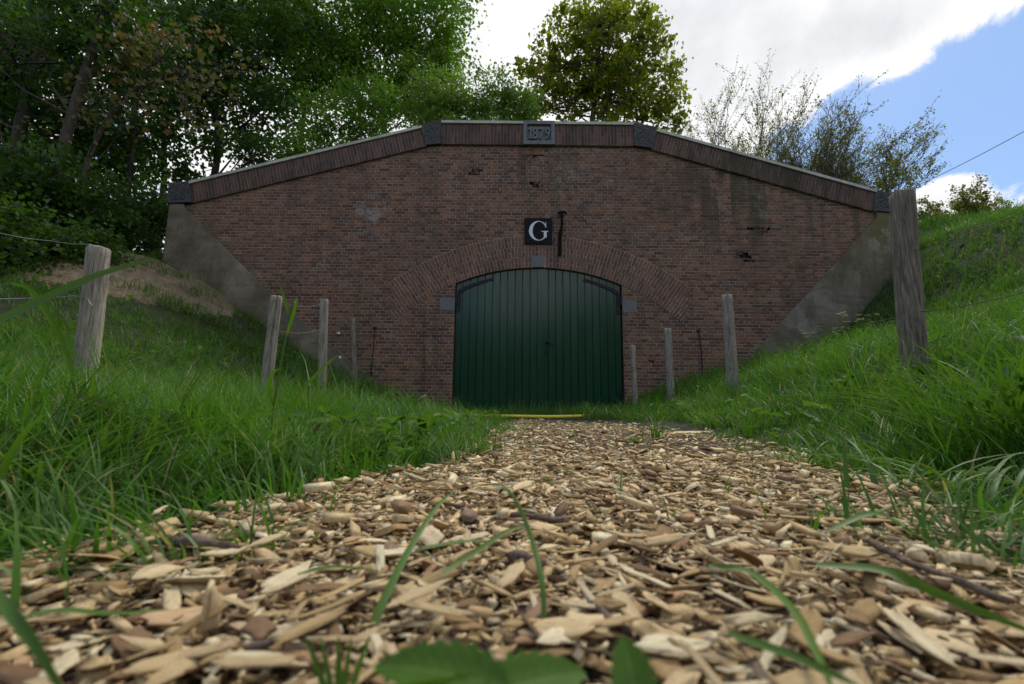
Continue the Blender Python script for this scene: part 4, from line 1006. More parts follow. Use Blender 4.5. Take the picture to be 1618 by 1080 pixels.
# ------------------------------------------------------------------ single plants near the camera
def curve_pts(pts, n=14):
    """Catmull-Rom through points"""
    p = [Vector(q) for q in pts]; p = [p[0] * 2 - p[1]] + p + [p[-1] * 2 - p[-2]]; out = []
    for i in range(1, len(p) - 2):
        for k in range(n):
            t = k / n; a, b_, c, d = p[i - 1], p[i], p[i + 1], p[i + 2]
            out.append(.5 * ((2 * b_) + (-a + c) * t + (2 * a - 5 * b_ + 4 * c - d) * t * t + (-a + 3 * b_ - 3 * c + d) * t ** 3))
    out.append(p[-2]); return out
def ribbon(pts, wdt, nm, par, m=None, taper=.6, side=None, n=12, fold=.35, label=None):
    c = curve_pts(pts, n); L = len(c); v = []; uv = []; f = []
    for i, p in enumerate(c):
        t = i / (L - 1); tg = (c[min(i + 1, L - 1)] - c[max(i - 1, 0)]).normalized()
        s_ = Vector(side) if side else Vector((1, 0, 0)); s_ = (s_ - tg * s_.dot(tg)).normalized(); nn = tg.cross(s_)
        w_ = wdt / 2 * (1 - t ** 2.2) ** taper * (.55 + .45 * min(1, t * 5)) + .0001
        v += [p - s_ * w_ + nn * w_ * fold, p, p + s_ * w_ + nn * w_ * fold]; uv += [(0, t), (.5, t), (1, t)]
    for i in range(L - 1):
        a = 3 * i; f += [(a, a + 1, a + 4, a + 3), (a + 1, a + 2, a + 5, a + 4)]
    return link(nm, npmesh(nm, v, f, m or M_BLADE, uv, True), par, None, label)
def local(par, pts): return [Vector(p) - par.location for p in pts]
def plant_at(name, label, cat, base, group=None): return thing(name, label, cat, base, group)
# long blade arching in from the left edge
t1 = plant_at('grass_shoot', 'very long broad grass blade arching across the left post from the left edge', 'grass shoot', P(-160, 640, .62))
ribbon(local(t1, [P(-160, 640, .62), P(-60, 540, .60), P(40, 488, .60), P(150, 437, .63), P(245, 408, .66)]), .016, 'blade', t1, side=(0, .3, 1))
t1 = plant_at('grass_shoot', 'green blade bending over and down at the left edge below the long arching blade', 'grass shoot', P(120, 640, .9))
ribbon(local(t1, [P(120, 640, .9), P(105, 560, .88), P(60, 470, .86), P(20, 449, .85), P(-30, 455, .84)]), .010, 'blade', t1)
t1 = plant_at('grass_shoot', 'dark slender blade slanting down to the right of the left post foot', 'grass shoot', P(150, 640, .9))
ribbon(local(t1, [P(122, 565, .9), P(90, 520, .9), P(60, 480, .9), P(42, 455, .9)]), .010, 'blade', t1)
# seeding grass stem left of the centre
t1 = plant_at('seeding_grass', 'tall green grass stem with a soft drooping seed head in front of the notched post', 'plant', P(425, 770, 1.15))
mb = MB(); bs = t1.location
mb.tube([Vector(p) - bs for p in curve_pts([P(425, 770, 1.15), P(432, 650, 1.16), P(450, 540, 1.17), P(466, 475, 1.18)], 6)], [.0028] * 18 + [.0018], 6); link('stem', mb.mesh('stem', M_BLADE, True), t1)
ribbon(local(t1, [P(452, 530, 1.17), P(462, 500, 1.15), P(468, 478, 1.13), P(470, 470, 1.12)]), .008, 'blade', t1)
ribbon(local(t1, [P(432, 640, 1.16), P(425, 610, 1.13), P(432, 588, 1.1), P(446, 582, 1.08)]), .010, 'blade', t1)
ribbon(local(t1, [P(458, 500, 1.17), P(452, 480, 1.17), P(446, 462, 1.17), P(443, 450, 1.17)]), .010, 'blade', t1)
ribbon(local(t1, [P(428, 720, 1.15), P(455, 650, 1.12), P(500, 590, 1.1), P(535, 560, 1.08)]), .009, 'blade', t1)
def seedhead(label, px, py, d, m, px0, py0, L=.022, tilt=(0.3, 0, 1)):
    root = thing('plantain_stalk', label, 'plant', P(px0, py0, d)); b0 = root.location
    tip = P(px, py, d); mb = MB(); mb.tube([Vector(p) - b0 for p in curve_pts([P(px0, py0, d), P((px + px0) / 2 - 6, (py + py0) / 2, d), tip], 5)], .0012, 5); link('stem', mb.mesh('stem', M_BLADE, True), root)
    dr = Vector(tilt).normalized(); mb = MB(); c = tip - b0
    mb.tube([c - dr * L * .5, c - dr * L * .3, c, c + dr * L * .3, c + dr * L * .55], [.002, .0048, .0056, .0042, .001], 9); link('seed_head', mb.mesh('seed_head', m, True), root)
seedhead('dark brown seed head on a thin stalk low in the left grass', 502, 674, 1.1, M_SEED, 470, 745, .026, (.6, 0, 1))
seedhead('pale oat coloured seed head leaning by the left foot of the door wall', 668, 628, 1.35, M_SEEDP, 600, 700, .024, (.9, 0, .6))
seedhead('small pale seed head above the left grass before the split post', 488, 609, 1.3, M_SEEDP, 500, 690, .016, (.1, 0, 1))
def leaf_shape(L, W, teeth, par, nm, m, base, dir_, up=(0, 0, 1), droop=.3, lobes=0.0, ns=16):
    d = Vector(dir_).normalized(); s_ = d.cross(Vector(up)).normalized(); nn = s_.cross(d)
    v = []; f = []; uv = []
    for i in range(ns + 1):
        t = i / ns; c = Vector(base) + d * L * t - Vector((0, 0, 1)) * droop * L * t * t
        w_ = W / 2 * (math.sin(PI * t ** .8) ** .75 if 0 < t < 1 else 0) + .0003
        w_ *= 1 + (teeth if i % 2 else -teeth) * (0 < i < ns) + lobes * math.sin(t * 9)
        v += [c - s_ * w_ + nn * w_ * .35, c - s_ * w_ * .5 + nn * w_ * .22, c, c + s_ * w_ * .5 + nn * w_ * .22, c + s_ * w_ + nn * w_ * .35]; uv += [(x_, t) for x_ in (0, .25, .5, .75, 1)]
    for i in range(ns):
        for j in range(4): a = 5 * i + j; f.append((a, a + 1, a + 6, a + 5))
    return link(nm, npmesh(nm, [Vector(q) for q in v], f, m, uv, True), par)
# broad leaves rising into the bottom edge
hb1 = plant_at('dandelion_plant', 'low plant with two broad toothed leaves at the bottom centre edge', 'plant', PG(790, 1210, .0))
b0 = hb1.location
def toL(p): return Vector(p) - b0
def leaf_px(par, a, b_, W, **kw):
    A, B = Vector(a), Vector(b_); return leaf_shape((B - A).length, W, kw.pop('teeth', .16), par, 'leaf', M_HERB, A - par.location, B - A, kw.pop('up', (0, -.6, 1)), kw.pop('droop', .12), kw.pop('lobes', .05))
leaf_px(hb1, P(805, 1090, .165), P(592, 1022, .185), .019, teeth=.10)
leaf_px(hb1, P(765, 1100, .165), P(925, 1045, .18), .018, droop=.1, teeth=.10)
ribbon(local(hb1, [P(815, 1110, .17), P(720, 1080, .17), P(610, 1100, .17), P(560, 1140, .17)]), .006, 'stalk', hb1)
hb2 = plant_at('dandelion_plant', 'single broad pointed leaf standing up at the bottom edge right of the centre', 'plant', PG(1010, 1220, .0))
leaf_px(hb2, P(1015, 1150, .165), P(985, 1005, .185), .016, teeth=.10, up=(0, -1, .3), droop=.0)
hb3 = plant_at('grass_tuft', 'short blurred green tuft at the bottom edge left of the centre', 'grass tuft', PG(540, 1190, .0))
for dx, w_ in ((-48, .0035), (-30, .003), (-8, .004), (8, .003), (30, .0035)): ribbon(local(hb3, [P(540 + dx * .3, 1150, .24), P(540 + dx * .7, 1070, .245), P(545 + dx * 1.3, 1005, .25)]), w_, 'blade', hb3)
def one_blade(label, pts, w_, side=None):
    r = thing('grass_shoot', label, 'grass shoot', pts[0]); ribbon(local(r, pts), w_, 'blade', r, side=side); return r
one_blade('long dark blade leaning up over the middle of the woodchips', [P(568, 1060, .30), P(600, 960, .33), P(650, 860, .38), P(690, 800, .43), P(720, 772, .46)], .0065)
one_blade('thin arching blade right of the leaning blade over the woodchips', [P(858, 1040, .30), P(858, 930, .32), P(840, 850, .35), P(815, 790, .37), P(790, 768, .38), P(745, 762, .40)], .0038)
one_blade('broad blurred blade falling across the bottom left corner', [P(-70, 900, .22), P(0, 950, .20), P(50, 1010, .19), P(110, 1110, .18)], .005)
one_blade('blade arching down from the right path edge towards the bottom right', [P(1120, 893, .36), P(1185, 905, .345), P(1250, 960, .285), P(1290, 1030, .235), P(1320, 1100, .20)], .0055, (1, 0, .3))
one_blade('broad arched blade crossing the woodchips at the right edge', [P(1290, 893, .36), P(1400, 903, .34), P(1500, 945, .30), P(1660, 1010, .25)], .0075, (0, 1, .4))
one_blade('curved blade overhanging the long flat splinter on the right', [P(1310, 838, .46), P(1380, 812, .47), P(1440, 838, .45), P(1520, 890, .37)], .007, (0, 1, .4))
one_blade('narrow blade lying flat over the chips left of the centre', [P(470, 908, .34), P(530, 896, .35), P(605, 903, .345)], .0045, (0, 1, .2))
one_blade('short green blade pair leaning over the centre chips', [P(700, 905, .345), P(740, 880, .37), P(800, 840, .43), P(830, 832, .45)], .0045, (0, 1, .4))
one_blade('flat blade lying on the chips below the leaning pair', [P(655, 870, .40), P(720, 858, .42), P(775, 854, .43)], .0055, (0, 1, .2))
one_blade('dark blade lying over the chips in the bottom left quarter', [P(10, 985, .27), P(90, 965, .28), P(180, 970, .275), P(270, 962, .28)], .004, (0, 1, .3))
one_blade('dim blade at the bottom right crossing the chips diagonally', [P(1150, 1000, .255), P(1260, 1040, .225), P(1360, 1085, .20)], .0045, (0, 1, .3))
# brown edged leaf and nettle on the left
lp = plant_at('dock_plant', 'green leaf with a curled brown edge standing in the left grass', 'plant', P(170, 740, 1.0))
o = leaf_shape(.13, .05, .03, lp, 'leaf', M_LEAF_BRONZE, P(190, 668, 1.0) - lp.location, P(112, 622, 1.0) - P(190, 668, 1.0), (0, -1, .6), .0); o['label'] = 'brown edged curled leaf'
leaf_shape(.10, .04, .03, lp, 'leaf', M_HERB, P(140, 715, 1.0) - lp.location, P(185, 672, 1.0) - P(140, 715, 1.0), (0, -1, .6), .0)
def nettle(label, base, h, nl, L, seed, name='nettle', up=False):
    r = thing(name, label, 'plant', base); rr = random.Random(seed); mb = MB(); mb.tube([(0, 0, -.02), (.005, .0, h * .5), (0, 0, h)], [.003, .0025, .0015], 6); link('stem', mb.mesh('stem', M_BLADE, True), r)
    for i in range(nl):
        t = (i + 1) / nl; a = i * 2.4 + rr.random(); leaf_shape(L * (1.1 - .5 * t), L * .5 * (1.1 - .5 * t), .18, r, 'leaf', M_HERB, (0, 0, h * t), (math.cos(a), math.sin(a), .35 + .5 * t), (0, 0, 1), .3, 0, 10)
    return r
def gpt(px, d, dz=0):  # point on the ground at image column px and distance d
    x = (px - 809) / 719.1 * d * 1.0; return Vector((x, d, float(ground_z(x, d)) + dz))
nettle('dark toothed nettle top among the left grass', gpt(250, 1.15), .13, 9, .055, 3)
nettle('second nettle top beside the first one in the left grass', gpt(292, 1.1), .10, 8, .05, 4)
nettle('small upright weed with oval leaves in front of the door middle', gpt(822, 7.4), .24, 12, .075, 5, 'leafy_weed')
nettle('leafy weed growing at the foot of the wall beside the thinnest post', gpt(1022, 7.9), .26, 10, .09, 6, 'leafy_weed')
nettle('low broad-leaved weed on the left side of the tuft in the path', gpt(1000, 2.15, .0), .035, 7, .09, 7, 'leafy_weed')
nettle('pale lobed weed at the far right rim of the path', gpt(1195, 3.2, .0), .06, 7, .12, 8, 'leafy_weed')
nettle('broad leaves deep in the right grass near the right edge', gpt(1530, 1.0, .0), .05, 6, .09, 9, 'leafy_weed')
nettle('dock with wide leaves standing high at the right edge', gpt(1630, 1.25, .0), .30, 9, .11, 10, 'leafy_weed')
def tuft(label, base, n, hh, w_, seed, spread_=.035, lean_=(.2, 1.1), bias=None):
    r = thing('grass_tuft', label, 'grass tuft', base); rr = random.Random(seed); v = []; f = []; uv = []
    for i in range(n):
        a = rr.uniform(0, 2 * PI) if bias is None else rr.gauss(bias, .8); L = hh * rr.uniform(.55, 1.15); le = rr.uniform(*lean_)
        p0 = Vector((rr.gauss(0, spread_), rr.gauss(0, spread_), -.005)); d = Vector((math.cos(a), math.sin(a), 0)); s_ = Vector((-math.sin(a), math.cos(a), 0)); o_ = len(v); S = 9
        for k in range(S + 1):
            t = k / S; c = p0 + d * L * le * t ** 1.9 + Vector((0, 0, L * (t - .45 * le * t ** 2.4))); ww = w_ / 2 * (1 - t ** 2) ** .7 * (.6 + .4 * min(1, 4 * t)) + .0001
            v += [c - s_ * ww + Vector((0, 0, ww * .4)), c, c + s_ * ww + Vector((0, 0, ww * .4))]; uv += [(0, t), (.5, t), (1, t)]
        for k in range(S): q = o_ + 3 * k; f += [(q, q + 1, q + 4, q + 3), (q + 1, q + 2, q + 5, q + 4)]
    link('blades', npmesh('blades', v, f, M_BLADE, uv, True), r, kind='stuff'); return r
tuft('upright grass tuft growing alone in the right half of the path', gpt(1035, 2.2), 34, .20, .006, 1, .022, (.1, .8))
tuft('little sprig of grass in the middle of the path', gpt(862, 1.75), 12, .07, .005, 2, .03, (.5, 1.6))
tuft('little sprig of grass in the path below the lone tuft', gpt(1165, 1.05), 12, .06, .005, 3, .025, (.4, 1.5))
tuft('short green tuft spreading over the chips at the left path edge', gpt(215, .62), 40, .055, .004, 4, .04, (.2, 1.3))
tuft('second short tuft over the chips beside the dark stick', gpt(305, .72), 44, .065, .004, 5, .04, (.2, 1.3))
tuft('bushy tuft of wide arching blades at the right edge of the picture', gpt(1600, 1.15), 60, .42, .010, 6, .07, (.3, 1.3), PI)
tuft('tuft of bright wide blades overhanging the right path edge', gpt(1440, .88), 42, .20, .009, 7, .06, (.3, 1.3))
tuft('tuft of broad blades between the right path edge and the lone tuft', gpt(1290, 1.25), 30, .16, .007, 8, .06, (.4, 1.4))
tuft('dense arching tuft on the right bank below the thick post', gpt(1480, 1.7), 70, .34, .008, 9, .09, (.3, 1.2), PI * .9)
tuft('long bluish tuft leaning right at the left edge of the picture', gpt(60, .95), 60, .34, .009, 10, .09, (.3, 1.2), .2)
tuft('long tuft on the left bank in front of the seeding grass', gpt(330, 1.05), 50, .22, .007, 11, .08, (.3, 1.2), .3)
tuft('upright tuft standing at the inner corner of the left grass', gpt(590, 1.45), 44, .18, .006, 12, .07, (.2, 1.2))
tuft('wide-bladed tuft beside the hose on the left of the path end', gpt(705, 3.2), 44, .22, .008, 13, .08, (.3, 1.3))
tuft('wide-bladed tuft at the corner of the door and the right grass', gpt(935, 5.4), 40, .30, .012, 14, .10, (.3, 1.3))
for px, d, hh, sd_, lb in ((196, 7.4, .22, 21, 'small tuft on the bare sand just right of the pale left post'), (262, 7.6, .20, 22, 'tuft on the sand under the corner of the left plaster wedge'), (300, 7.5, .28, 23, 'tuft growing against the left plaster wedge halfway down the sand'), (245, 6.5, .22, 24, 'wide low tuft at the lower edge of the sand'), (330, 6.9, .28, 25, 'lush tuft where sand, plaster and grass meet'), (205, 6.4, .2, 26, 'tuft at the lower left edge of the sand'), (290, 6.7, .25, 27, 'tuft in the middle of the lower sand edge')):
    tuft(lb, gpt(px, d), 90, hh, .010, sd_, .16, (.2, 1.1))
tuft('coarse broad-bladed tuft in the lower left corner of the grass', gpt(60, .72), 46, .24, .0095, 31, .07, (.3, 1.2), .1)
tuft('coarse tuft leaning right between the left edge and the brown edged leaf', gpt(150, .98), 46, .26, .009, 32, .08, (.3, 1.2), .2)
tuft('upright coarse tuft below the pale left post', gpt(110, 1.25), 46, .32, .009, 33, .09, (.15, .9), .4)
tuft('arching tuft hanging over the chips below the nettle tops', gpt(300, .88), 40, .17, .007, 34, .06, (.4, 1.4), -.3)
tuft('ragged tuft creeping onto the chips below the inner left corner', gpt(650, 1.9), 34, .11, .006, 35, .07, (.4, 1.4), 0)
tuft('ragged tuft on the right rim of the path in the middle distance', gpt(1240, 2.0), 40, .13, .006, 36, .09, (.4, 1.4), PI)
tuft('ragged tuft on the right rim of the path beyond the lone tuft', gpt(1150, 2.9), 40, .16, .008, 37, .12, (.4, 1.4), PI)
tuft('small ragged tuft near the hose end at the right rim of the path', gpt(1010, 4.6), 36, .16, .010, 38, .14, (.4, 1.4), PI)
# loose green sprigs scattered over the chips
n = 560; sx_ = R.rand(n); yy_ = .45 + 5.5 * R.rand(n) ** 1.2; eL, eR = path_edges(yy_); xx_ = eL + (eR - eL) * sx_
k = (np.abs(sx_ - .5) > .3) | (R.rand(n) < .22); xx_, yy_ = np.repeat(xx_[k], 4) + R.randn(k.sum() * 4) * .012, np.repeat(yy_[k], 4) + R.randn(k.sum() * 4) * .012; n = len(xx_)
o = link('grass', blades(xx_, yy_, np.full(n, .012), .045 * np.exp(R.randn(n) * .4), np.full(n, .0035), np.clip(np.abs(R.randn(n)) * .7 + .3, 0, 1.8), R.rand(n) * 2 * PI, 4, 'grass', M_GRASS), kind='stuff'); tagstuff(o, 'thin green sprigs coming up between the wood chips')

# low broad-leaved ground cover mixed into the turf
n = 15000; yy_ = 1.2 + 6.9 * R.rand(n); xx_ = (R.rand(n) * 2 - 1) * (yy_ * 1.2); eL, eR = path_edges(np.clip(yy_, 0, 6.4)); pat = fbm(xx_ * 1.9 + 40, yy_ * 1.9, 3, 2)
k = ((xx_ < eL - .1) | (xx_ > eR + .1)) & (yy_ < 8.3) & (pat > .52) & (sand_mask(xx_, yy_) < .5); xx_, yy_ = xx_[k], yy_[k]; n = len(xx_)
CG = np.stack([xx_, yy_, ground_z(xx_, yy_) + .03 + .13 * R.rand(n) ** 1.3], -1)
def leaves_low(C, sizes, name, m):
    n = len(C); a = R.rand(n) * 2 * PI; ax = np.stack([np.cos(a), np.sin(a), R.randn(n) * .35], -1); ax /= np.linalg.norm(ax, axis=1)[:, None]
    s_ = np.stack([-np.sin(a), np.cos(a), R.randn(n) * .3], -1); nn = np.cross(ax, s_); L = sizes[:, None]; w_ = L * .3
    pts = [C - ax * L * .5, C - ax * L * .15 + s_ * w_ + nn * L * .1, C + ax * L * .25 + s_ * w_ * .8 + nn * L * .1, C + ax * L * .5 - nn * L * .1, C + ax * L * .25 - s_ * w_ * .8 + nn * L * .1, C - ax * L * .15 - s_ * w_ + nn * L * .1]
    v = np.stack(pts, 1).reshape(-1, 3); i6 = (np.arange(n) * 6)[:, None]; f = np.concatenate([i6 + np.array([[0, 3, 2, 1]]), i6 + np.array([[0, 5, 4, 3]])], 0)
    uv = np.tile(np.array([(.5, 0), (1, .35), (.9, .75), (.5, 1), (.1, .75), (0, .35)]), (n, 1)); return npmesh(name, v, f, m, uv)
o = link('ground_cover', leaves_low(CG, .045 * np.exp(R.randn(n) * .4), 'ground_cover', M_HERB), kind='stuff', label='low broad-leaved weeds mixed into the grass of both banks', cat='weeds')

# cow parsley near the right plaster
def cow_parsley(label, base, h, seed, nu=5):
    r = thing('cow_parsley', label, 'plant', base); rr = random.Random(seed); st = MB(); um = MB(); lv = []; lf = []
    for i in range(nu):
        a = rr.uniform(0, 2 * PI); rad = h * .25 * rr.random(); top = Vector((math.cos(a) * rad, math.sin(a) * rad, h * rr.uniform(.65, 1.0)))
        st.tube([(0, 0, 0), (top.x * .3, top.y * .3, top.z * .55), top], [.004, .003, .002], 5)
        for j in range(9):
            b_ = rr.uniform(0, 2 * PI); q = top + Vector((math.cos(b_) * .035 * rr.random(), math.sin(b_) * .035 * rr.random(), .015))
            st.tube([top, q], .0008, 3)
            for _ in range(4):
                c = q + Vector([rr.uniform(-.009, .009) for _ in range(2)] + [rr.uniform(0, .004)]); s_ = .0045; um.add([c + Vector((-s_, -s_, 0)), c + Vector((s_, -s_, .001)), c + Vector((s_, s_, 0)), c + Vector((-s_, s_, .001))], [(0, 1, 2, 3)])
    for i in range(170):
        a = rr.uniform(0, 2 * PI); rad = h * .45 * rr.random() ** .5; z_ = h * (.1 + .5 * rr.random()); c = Vector((math.cos(a) * rad, math.sin(a) * rad, z_)); d = Vector((rr.uniform(-1, 1), rr.uniform(-1, 1), rr.uniform(-.2, .5))).normalized() * .028; s_ = d.cross(Vector((0, 0, 1))) * .45
        o_ = len(lv); lv += [c - d, c + s_, c + d, c - s_]; lf.append((o_, o_ + 1, o_ + 2, o_ + 3))
    link('stems', st.mesh('stems', M_BLADE), r); link('flower_heads', um.mesh('flower_heads', M_FLOWER), r, kind='stuff'); link('leaves', pymesh('leaves', lv, lf, M_HERB), r, kind='stuff')
cps = [(1212, 7.6, .55, 'cow parsley with white umbels at the lower tip of the right plaster'), (1192, 7.0, .5, 'lower cow parsley left of the plaster tip'), (1300, 6.6, .6, 'cow parsley in the middle of the right plaster foot'), (1275, 5.4, .45, 'small cow parsley in the grass before the plaster'), (1345, 4.8, .45, 'cow parsley just left of the thick post'), (1330, 6.2, .5, 'leafy cow parsley under the plaster wedge'), (1390, 6.4, .55, 'cow parsley climbing the bank behind the thick post'), (1370, 5.4, .4, 'flowering cow parsley half hidden by the thick post'), (1095, 7.9, .4, 'sparse cow parsley at the wall foot by the right iron rod'), (432, 6.4, .4, 'sparse cow parsley at the foot of the left plaster')]
for i, (px, d, h, lb) in enumerate(cps): cow_parsley(lb, gpt(px, d), h, i + 40)

# ------------------------------------------------------------------ trees
def leaves_mesh(C, sizes, name, m, up=.5):
    n = len(C); ax = R.randn(n, 3); ax[:, 2] -= .35; ax /= np.linalg.norm(ax, axis=1)[:, None]
    nr = R.randn(n, 3); nr[:, 2] += up * 2; s_ = np.cross(ax, nr); s_ /= np.linalg.norm(s_, axis=1)[:, None] + 1e-9; nn = np.cross(s_, ax)
    L = sizes[:, None]; w_ = L * .42
    b0 = C - ax * L * .5; t0 = C + ax * L * .5; l0 = C + s_ * w_ + nn * L * .12 - ax * L * .08; r0 = C - s_ * w_ + nn * L * .12 - ax * L * .08
    v = np.stack([b0, l0, t0, r0], 1).reshape(-1, 3); i4 = (np.arange(n) * 4)[:, None]
    f = np.concatenate([i4 + np.array([[0, 2, 1]]), i4 + np.array([[0, 3, 2]])], 0)
    return npmesh(name, v, f, m)
def tree(name, label, trunk, r0, blobs, nleaf, lsize, m, mb_=None, cat='tree', per=90, limb=True, spread_=.30, group=None, crown_name='crown', stems=None):
    base = Vector(trunk[0]); root = thing(name, label, cat, base, group)
    tp = curve_pts([Vector(p) - base for p in trunk], 5); tb = MB(); nT = len(tp)
    tb.tube(tp, [r0 * (1 - .75 * (i / (nT - 1)) ** .8) for i in range(nT)], 8)
    C = []; tot = sum((b_[1][0] * b_[1][1] * b_[1][2]) ** .72 for b_ in blobs) ; lim = MB()
    for (c, r) in blobs:
        c = Vector(c) - base; share = (r[0] * r[1] * r[2]) ** .72 / tot; ncl = max(3, int(nleaf * share / per))
        d = R.randn(ncl, 3); d /= np.linalg.norm(d, axis=1)[:, None]; q = d * (R.rand(ncl, 1) ** .42) * np.array(r) * (1 + .18 * R.randn(ncl, 1) * .6) + np.array(c)
        hub_i = min(range(nT), key=lambda i: (tp[i] - (c - Vector((0, 0, r[2] * .55)))).length); hub = tp[hub_i]
        for k, qq in enumerate(q):
            Q = Vector(qq)
            if limb and k % 2 == 0:
                H = tp[min(nT - 1, max(1, hub_i + R.randint(-3, 4)))] if k % 6 == 0 or not C else Vector(q[R.randint(0, len(q))] * .5 + np.array(hub) * .5)
                mid_ = H.lerp(Q, .5) + Vector((R.randn() * .15, R.randn() * .15, -.12 * (Q - H).length))
                lim.tube([H, mid_, Q], [max(.012, r0 * .22), max(.008, r0 * .12), .005], 4, cap=False)
            m_ = int(per * R.uniform(.4, 1.4)); sp = spread_ * R.uniform(.6, 1.3)
            C.append(np.array(Q) + R.randn(m_, 3) * np.array([sp, sp, sp * .6]))
    C = np.concatenate([np.array(c) for c in C]); sz = lsize * np.clip(np.exp(R.randn(len(C)) * .28), .5, 1.8)
    link('trunk', tb.mesh('trunk', mb_ or M_BARK, True), root)
    if limb: link('branches', lim.mesh('branches', mb_ or M_BARK), root)
    link(crown_name, leaves_mesh(C, sz, crown_name, m), root)
    return root
def B(px, py, d, r, k=(1, 1, 1)): return (tuple(P(px, py, d)), (r * k[0], r * k[1], r * k[2]))
def gz0(x, y): return float(ground_z(x, y))
def TR(pxs, d):   # trunk from ground through the given pixels
    p0 = P(*pxs[0], d); pts = [Vector((p0.x, d, min(p0.z, gz0(p0.x, d)) - .1))] + [P(a, b_, d) for a, b_ in pxs]
    if (pts[1] - pts[0]).length < .3: pts = [pts[0]] + pts[2:]
    return pts
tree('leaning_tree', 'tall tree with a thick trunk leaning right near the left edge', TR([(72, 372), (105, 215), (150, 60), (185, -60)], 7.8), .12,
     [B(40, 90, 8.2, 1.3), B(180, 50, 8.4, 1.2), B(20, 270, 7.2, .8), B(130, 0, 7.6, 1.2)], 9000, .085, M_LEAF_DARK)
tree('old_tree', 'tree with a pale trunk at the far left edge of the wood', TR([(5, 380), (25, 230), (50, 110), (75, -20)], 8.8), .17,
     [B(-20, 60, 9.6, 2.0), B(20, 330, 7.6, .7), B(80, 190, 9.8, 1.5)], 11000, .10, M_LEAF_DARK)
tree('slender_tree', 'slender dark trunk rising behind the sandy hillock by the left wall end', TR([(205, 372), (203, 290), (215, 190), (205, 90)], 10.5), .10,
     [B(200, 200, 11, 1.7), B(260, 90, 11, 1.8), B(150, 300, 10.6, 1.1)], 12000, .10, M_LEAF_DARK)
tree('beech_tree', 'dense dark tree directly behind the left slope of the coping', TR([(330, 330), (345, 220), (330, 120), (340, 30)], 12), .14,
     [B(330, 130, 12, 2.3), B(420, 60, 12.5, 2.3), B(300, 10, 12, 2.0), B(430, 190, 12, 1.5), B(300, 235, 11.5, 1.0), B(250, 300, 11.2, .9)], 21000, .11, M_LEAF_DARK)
tree('bronze_maple', 'maple branch of bronze brown leaves hanging over the wood left of the wall', TR([(120, 372), (140, 250), (200, 150), (300, 110)], 8.0), .07,
     [B(250, 75, 7.8, .75, (1.6, 1, .7)), B(320, 130, 7.8, .60, (1.6, 1, .6)), B(190, 75, 7.8, .6, (1.3, 1, .8)), B(390, 100, 8, .45, (1.4, 1, .6)), B(310, 195, 8, .3), B(160, 170, 7.8, .55), B(230, 150, 7.8, .5)], 1050, .095, M_LEAF_BRONZE, per=18, spread_=.20)
tree('lime_tree', 'leafy tree of lighter green between the dark wood and the bright tall tree', TR([(470, 280), (480, 180), (490, 90), (500, 0)], 13.5), .12,
     [B(500, 40, 13.5, 2.0), B(480, 130, 13.5, 1.6), B(430, 0, 13.5, 1.8), B(540, 120, 13.5, 1.1)], 19000, .10, M_LEAF_MID)
tree('tall_bright_tree', 'tall bright green tree whose crown leaves the picture top left of the sky', TR([(610, 230), (600, 150), (615, 70), (620, -40)], 14), .13,
     [B(650, 60, 14, 1.9), B(600, 10, 14, 1.6), B(700, 60, 14, 1.0), B(640, 150, 14, 1.5), B(705, 130, 14, .85), B(560, 90, 14.3, 1.0), B(720, -20, 14, 1.0)], 26000, .10, M_LEAF_MID)
tree('round_maple', 'big round maple with yellowish olive leaves behind the coping right of the date stone', TR([(935, 215), (940, 150), (945, 90), (950, 30)], 15), .14,
     [B(945, 95, 15, 1.9), B(935, 35, 15, 1.2), B(868, 95, 15, 1.0), B(1015, 80, 15, 1.15), B(1045, 155, 15, 1.0), B(860, 150, 15, .9), B(980, 150, 14.6, 1.3), B(905, 165, 15, .7), B(1060, 185, 15, .6), B(975, 20, 15, .8), B(838, 115, 15, .5), B(1070, 120, 15, .5), B(832, 165, 15, .45), B(1010, 20, 15, .6), B(885, 30, 15, .5)], 16500, .135, M_LEAF_MAPLE, per=34, spread_=.17)
# background wood behind the left trees
for i, (px, py, d, r, lb) in enumerate(((-60, 200, 13, 3.2, 'dark tree deep in the wood at the left edge'), (120, 120, 15, 3.4, 'dark tree filling the gap between the leaning trunks'), (250, 0, 17, 3.4, 'high dark tree behind the bronze leaves'))):
    tree('dark_tree', lb, TR([(px, 380), (px + 10, 250), (px, 120)], d), .2, [B(px, py, d, r), B(px + 40, py + 150, d - 1, r * .6), B(px - 60, py - 120, d, r * .8)], 8500, .15, M_LEAF_DARK, per=110, spread_=.5)
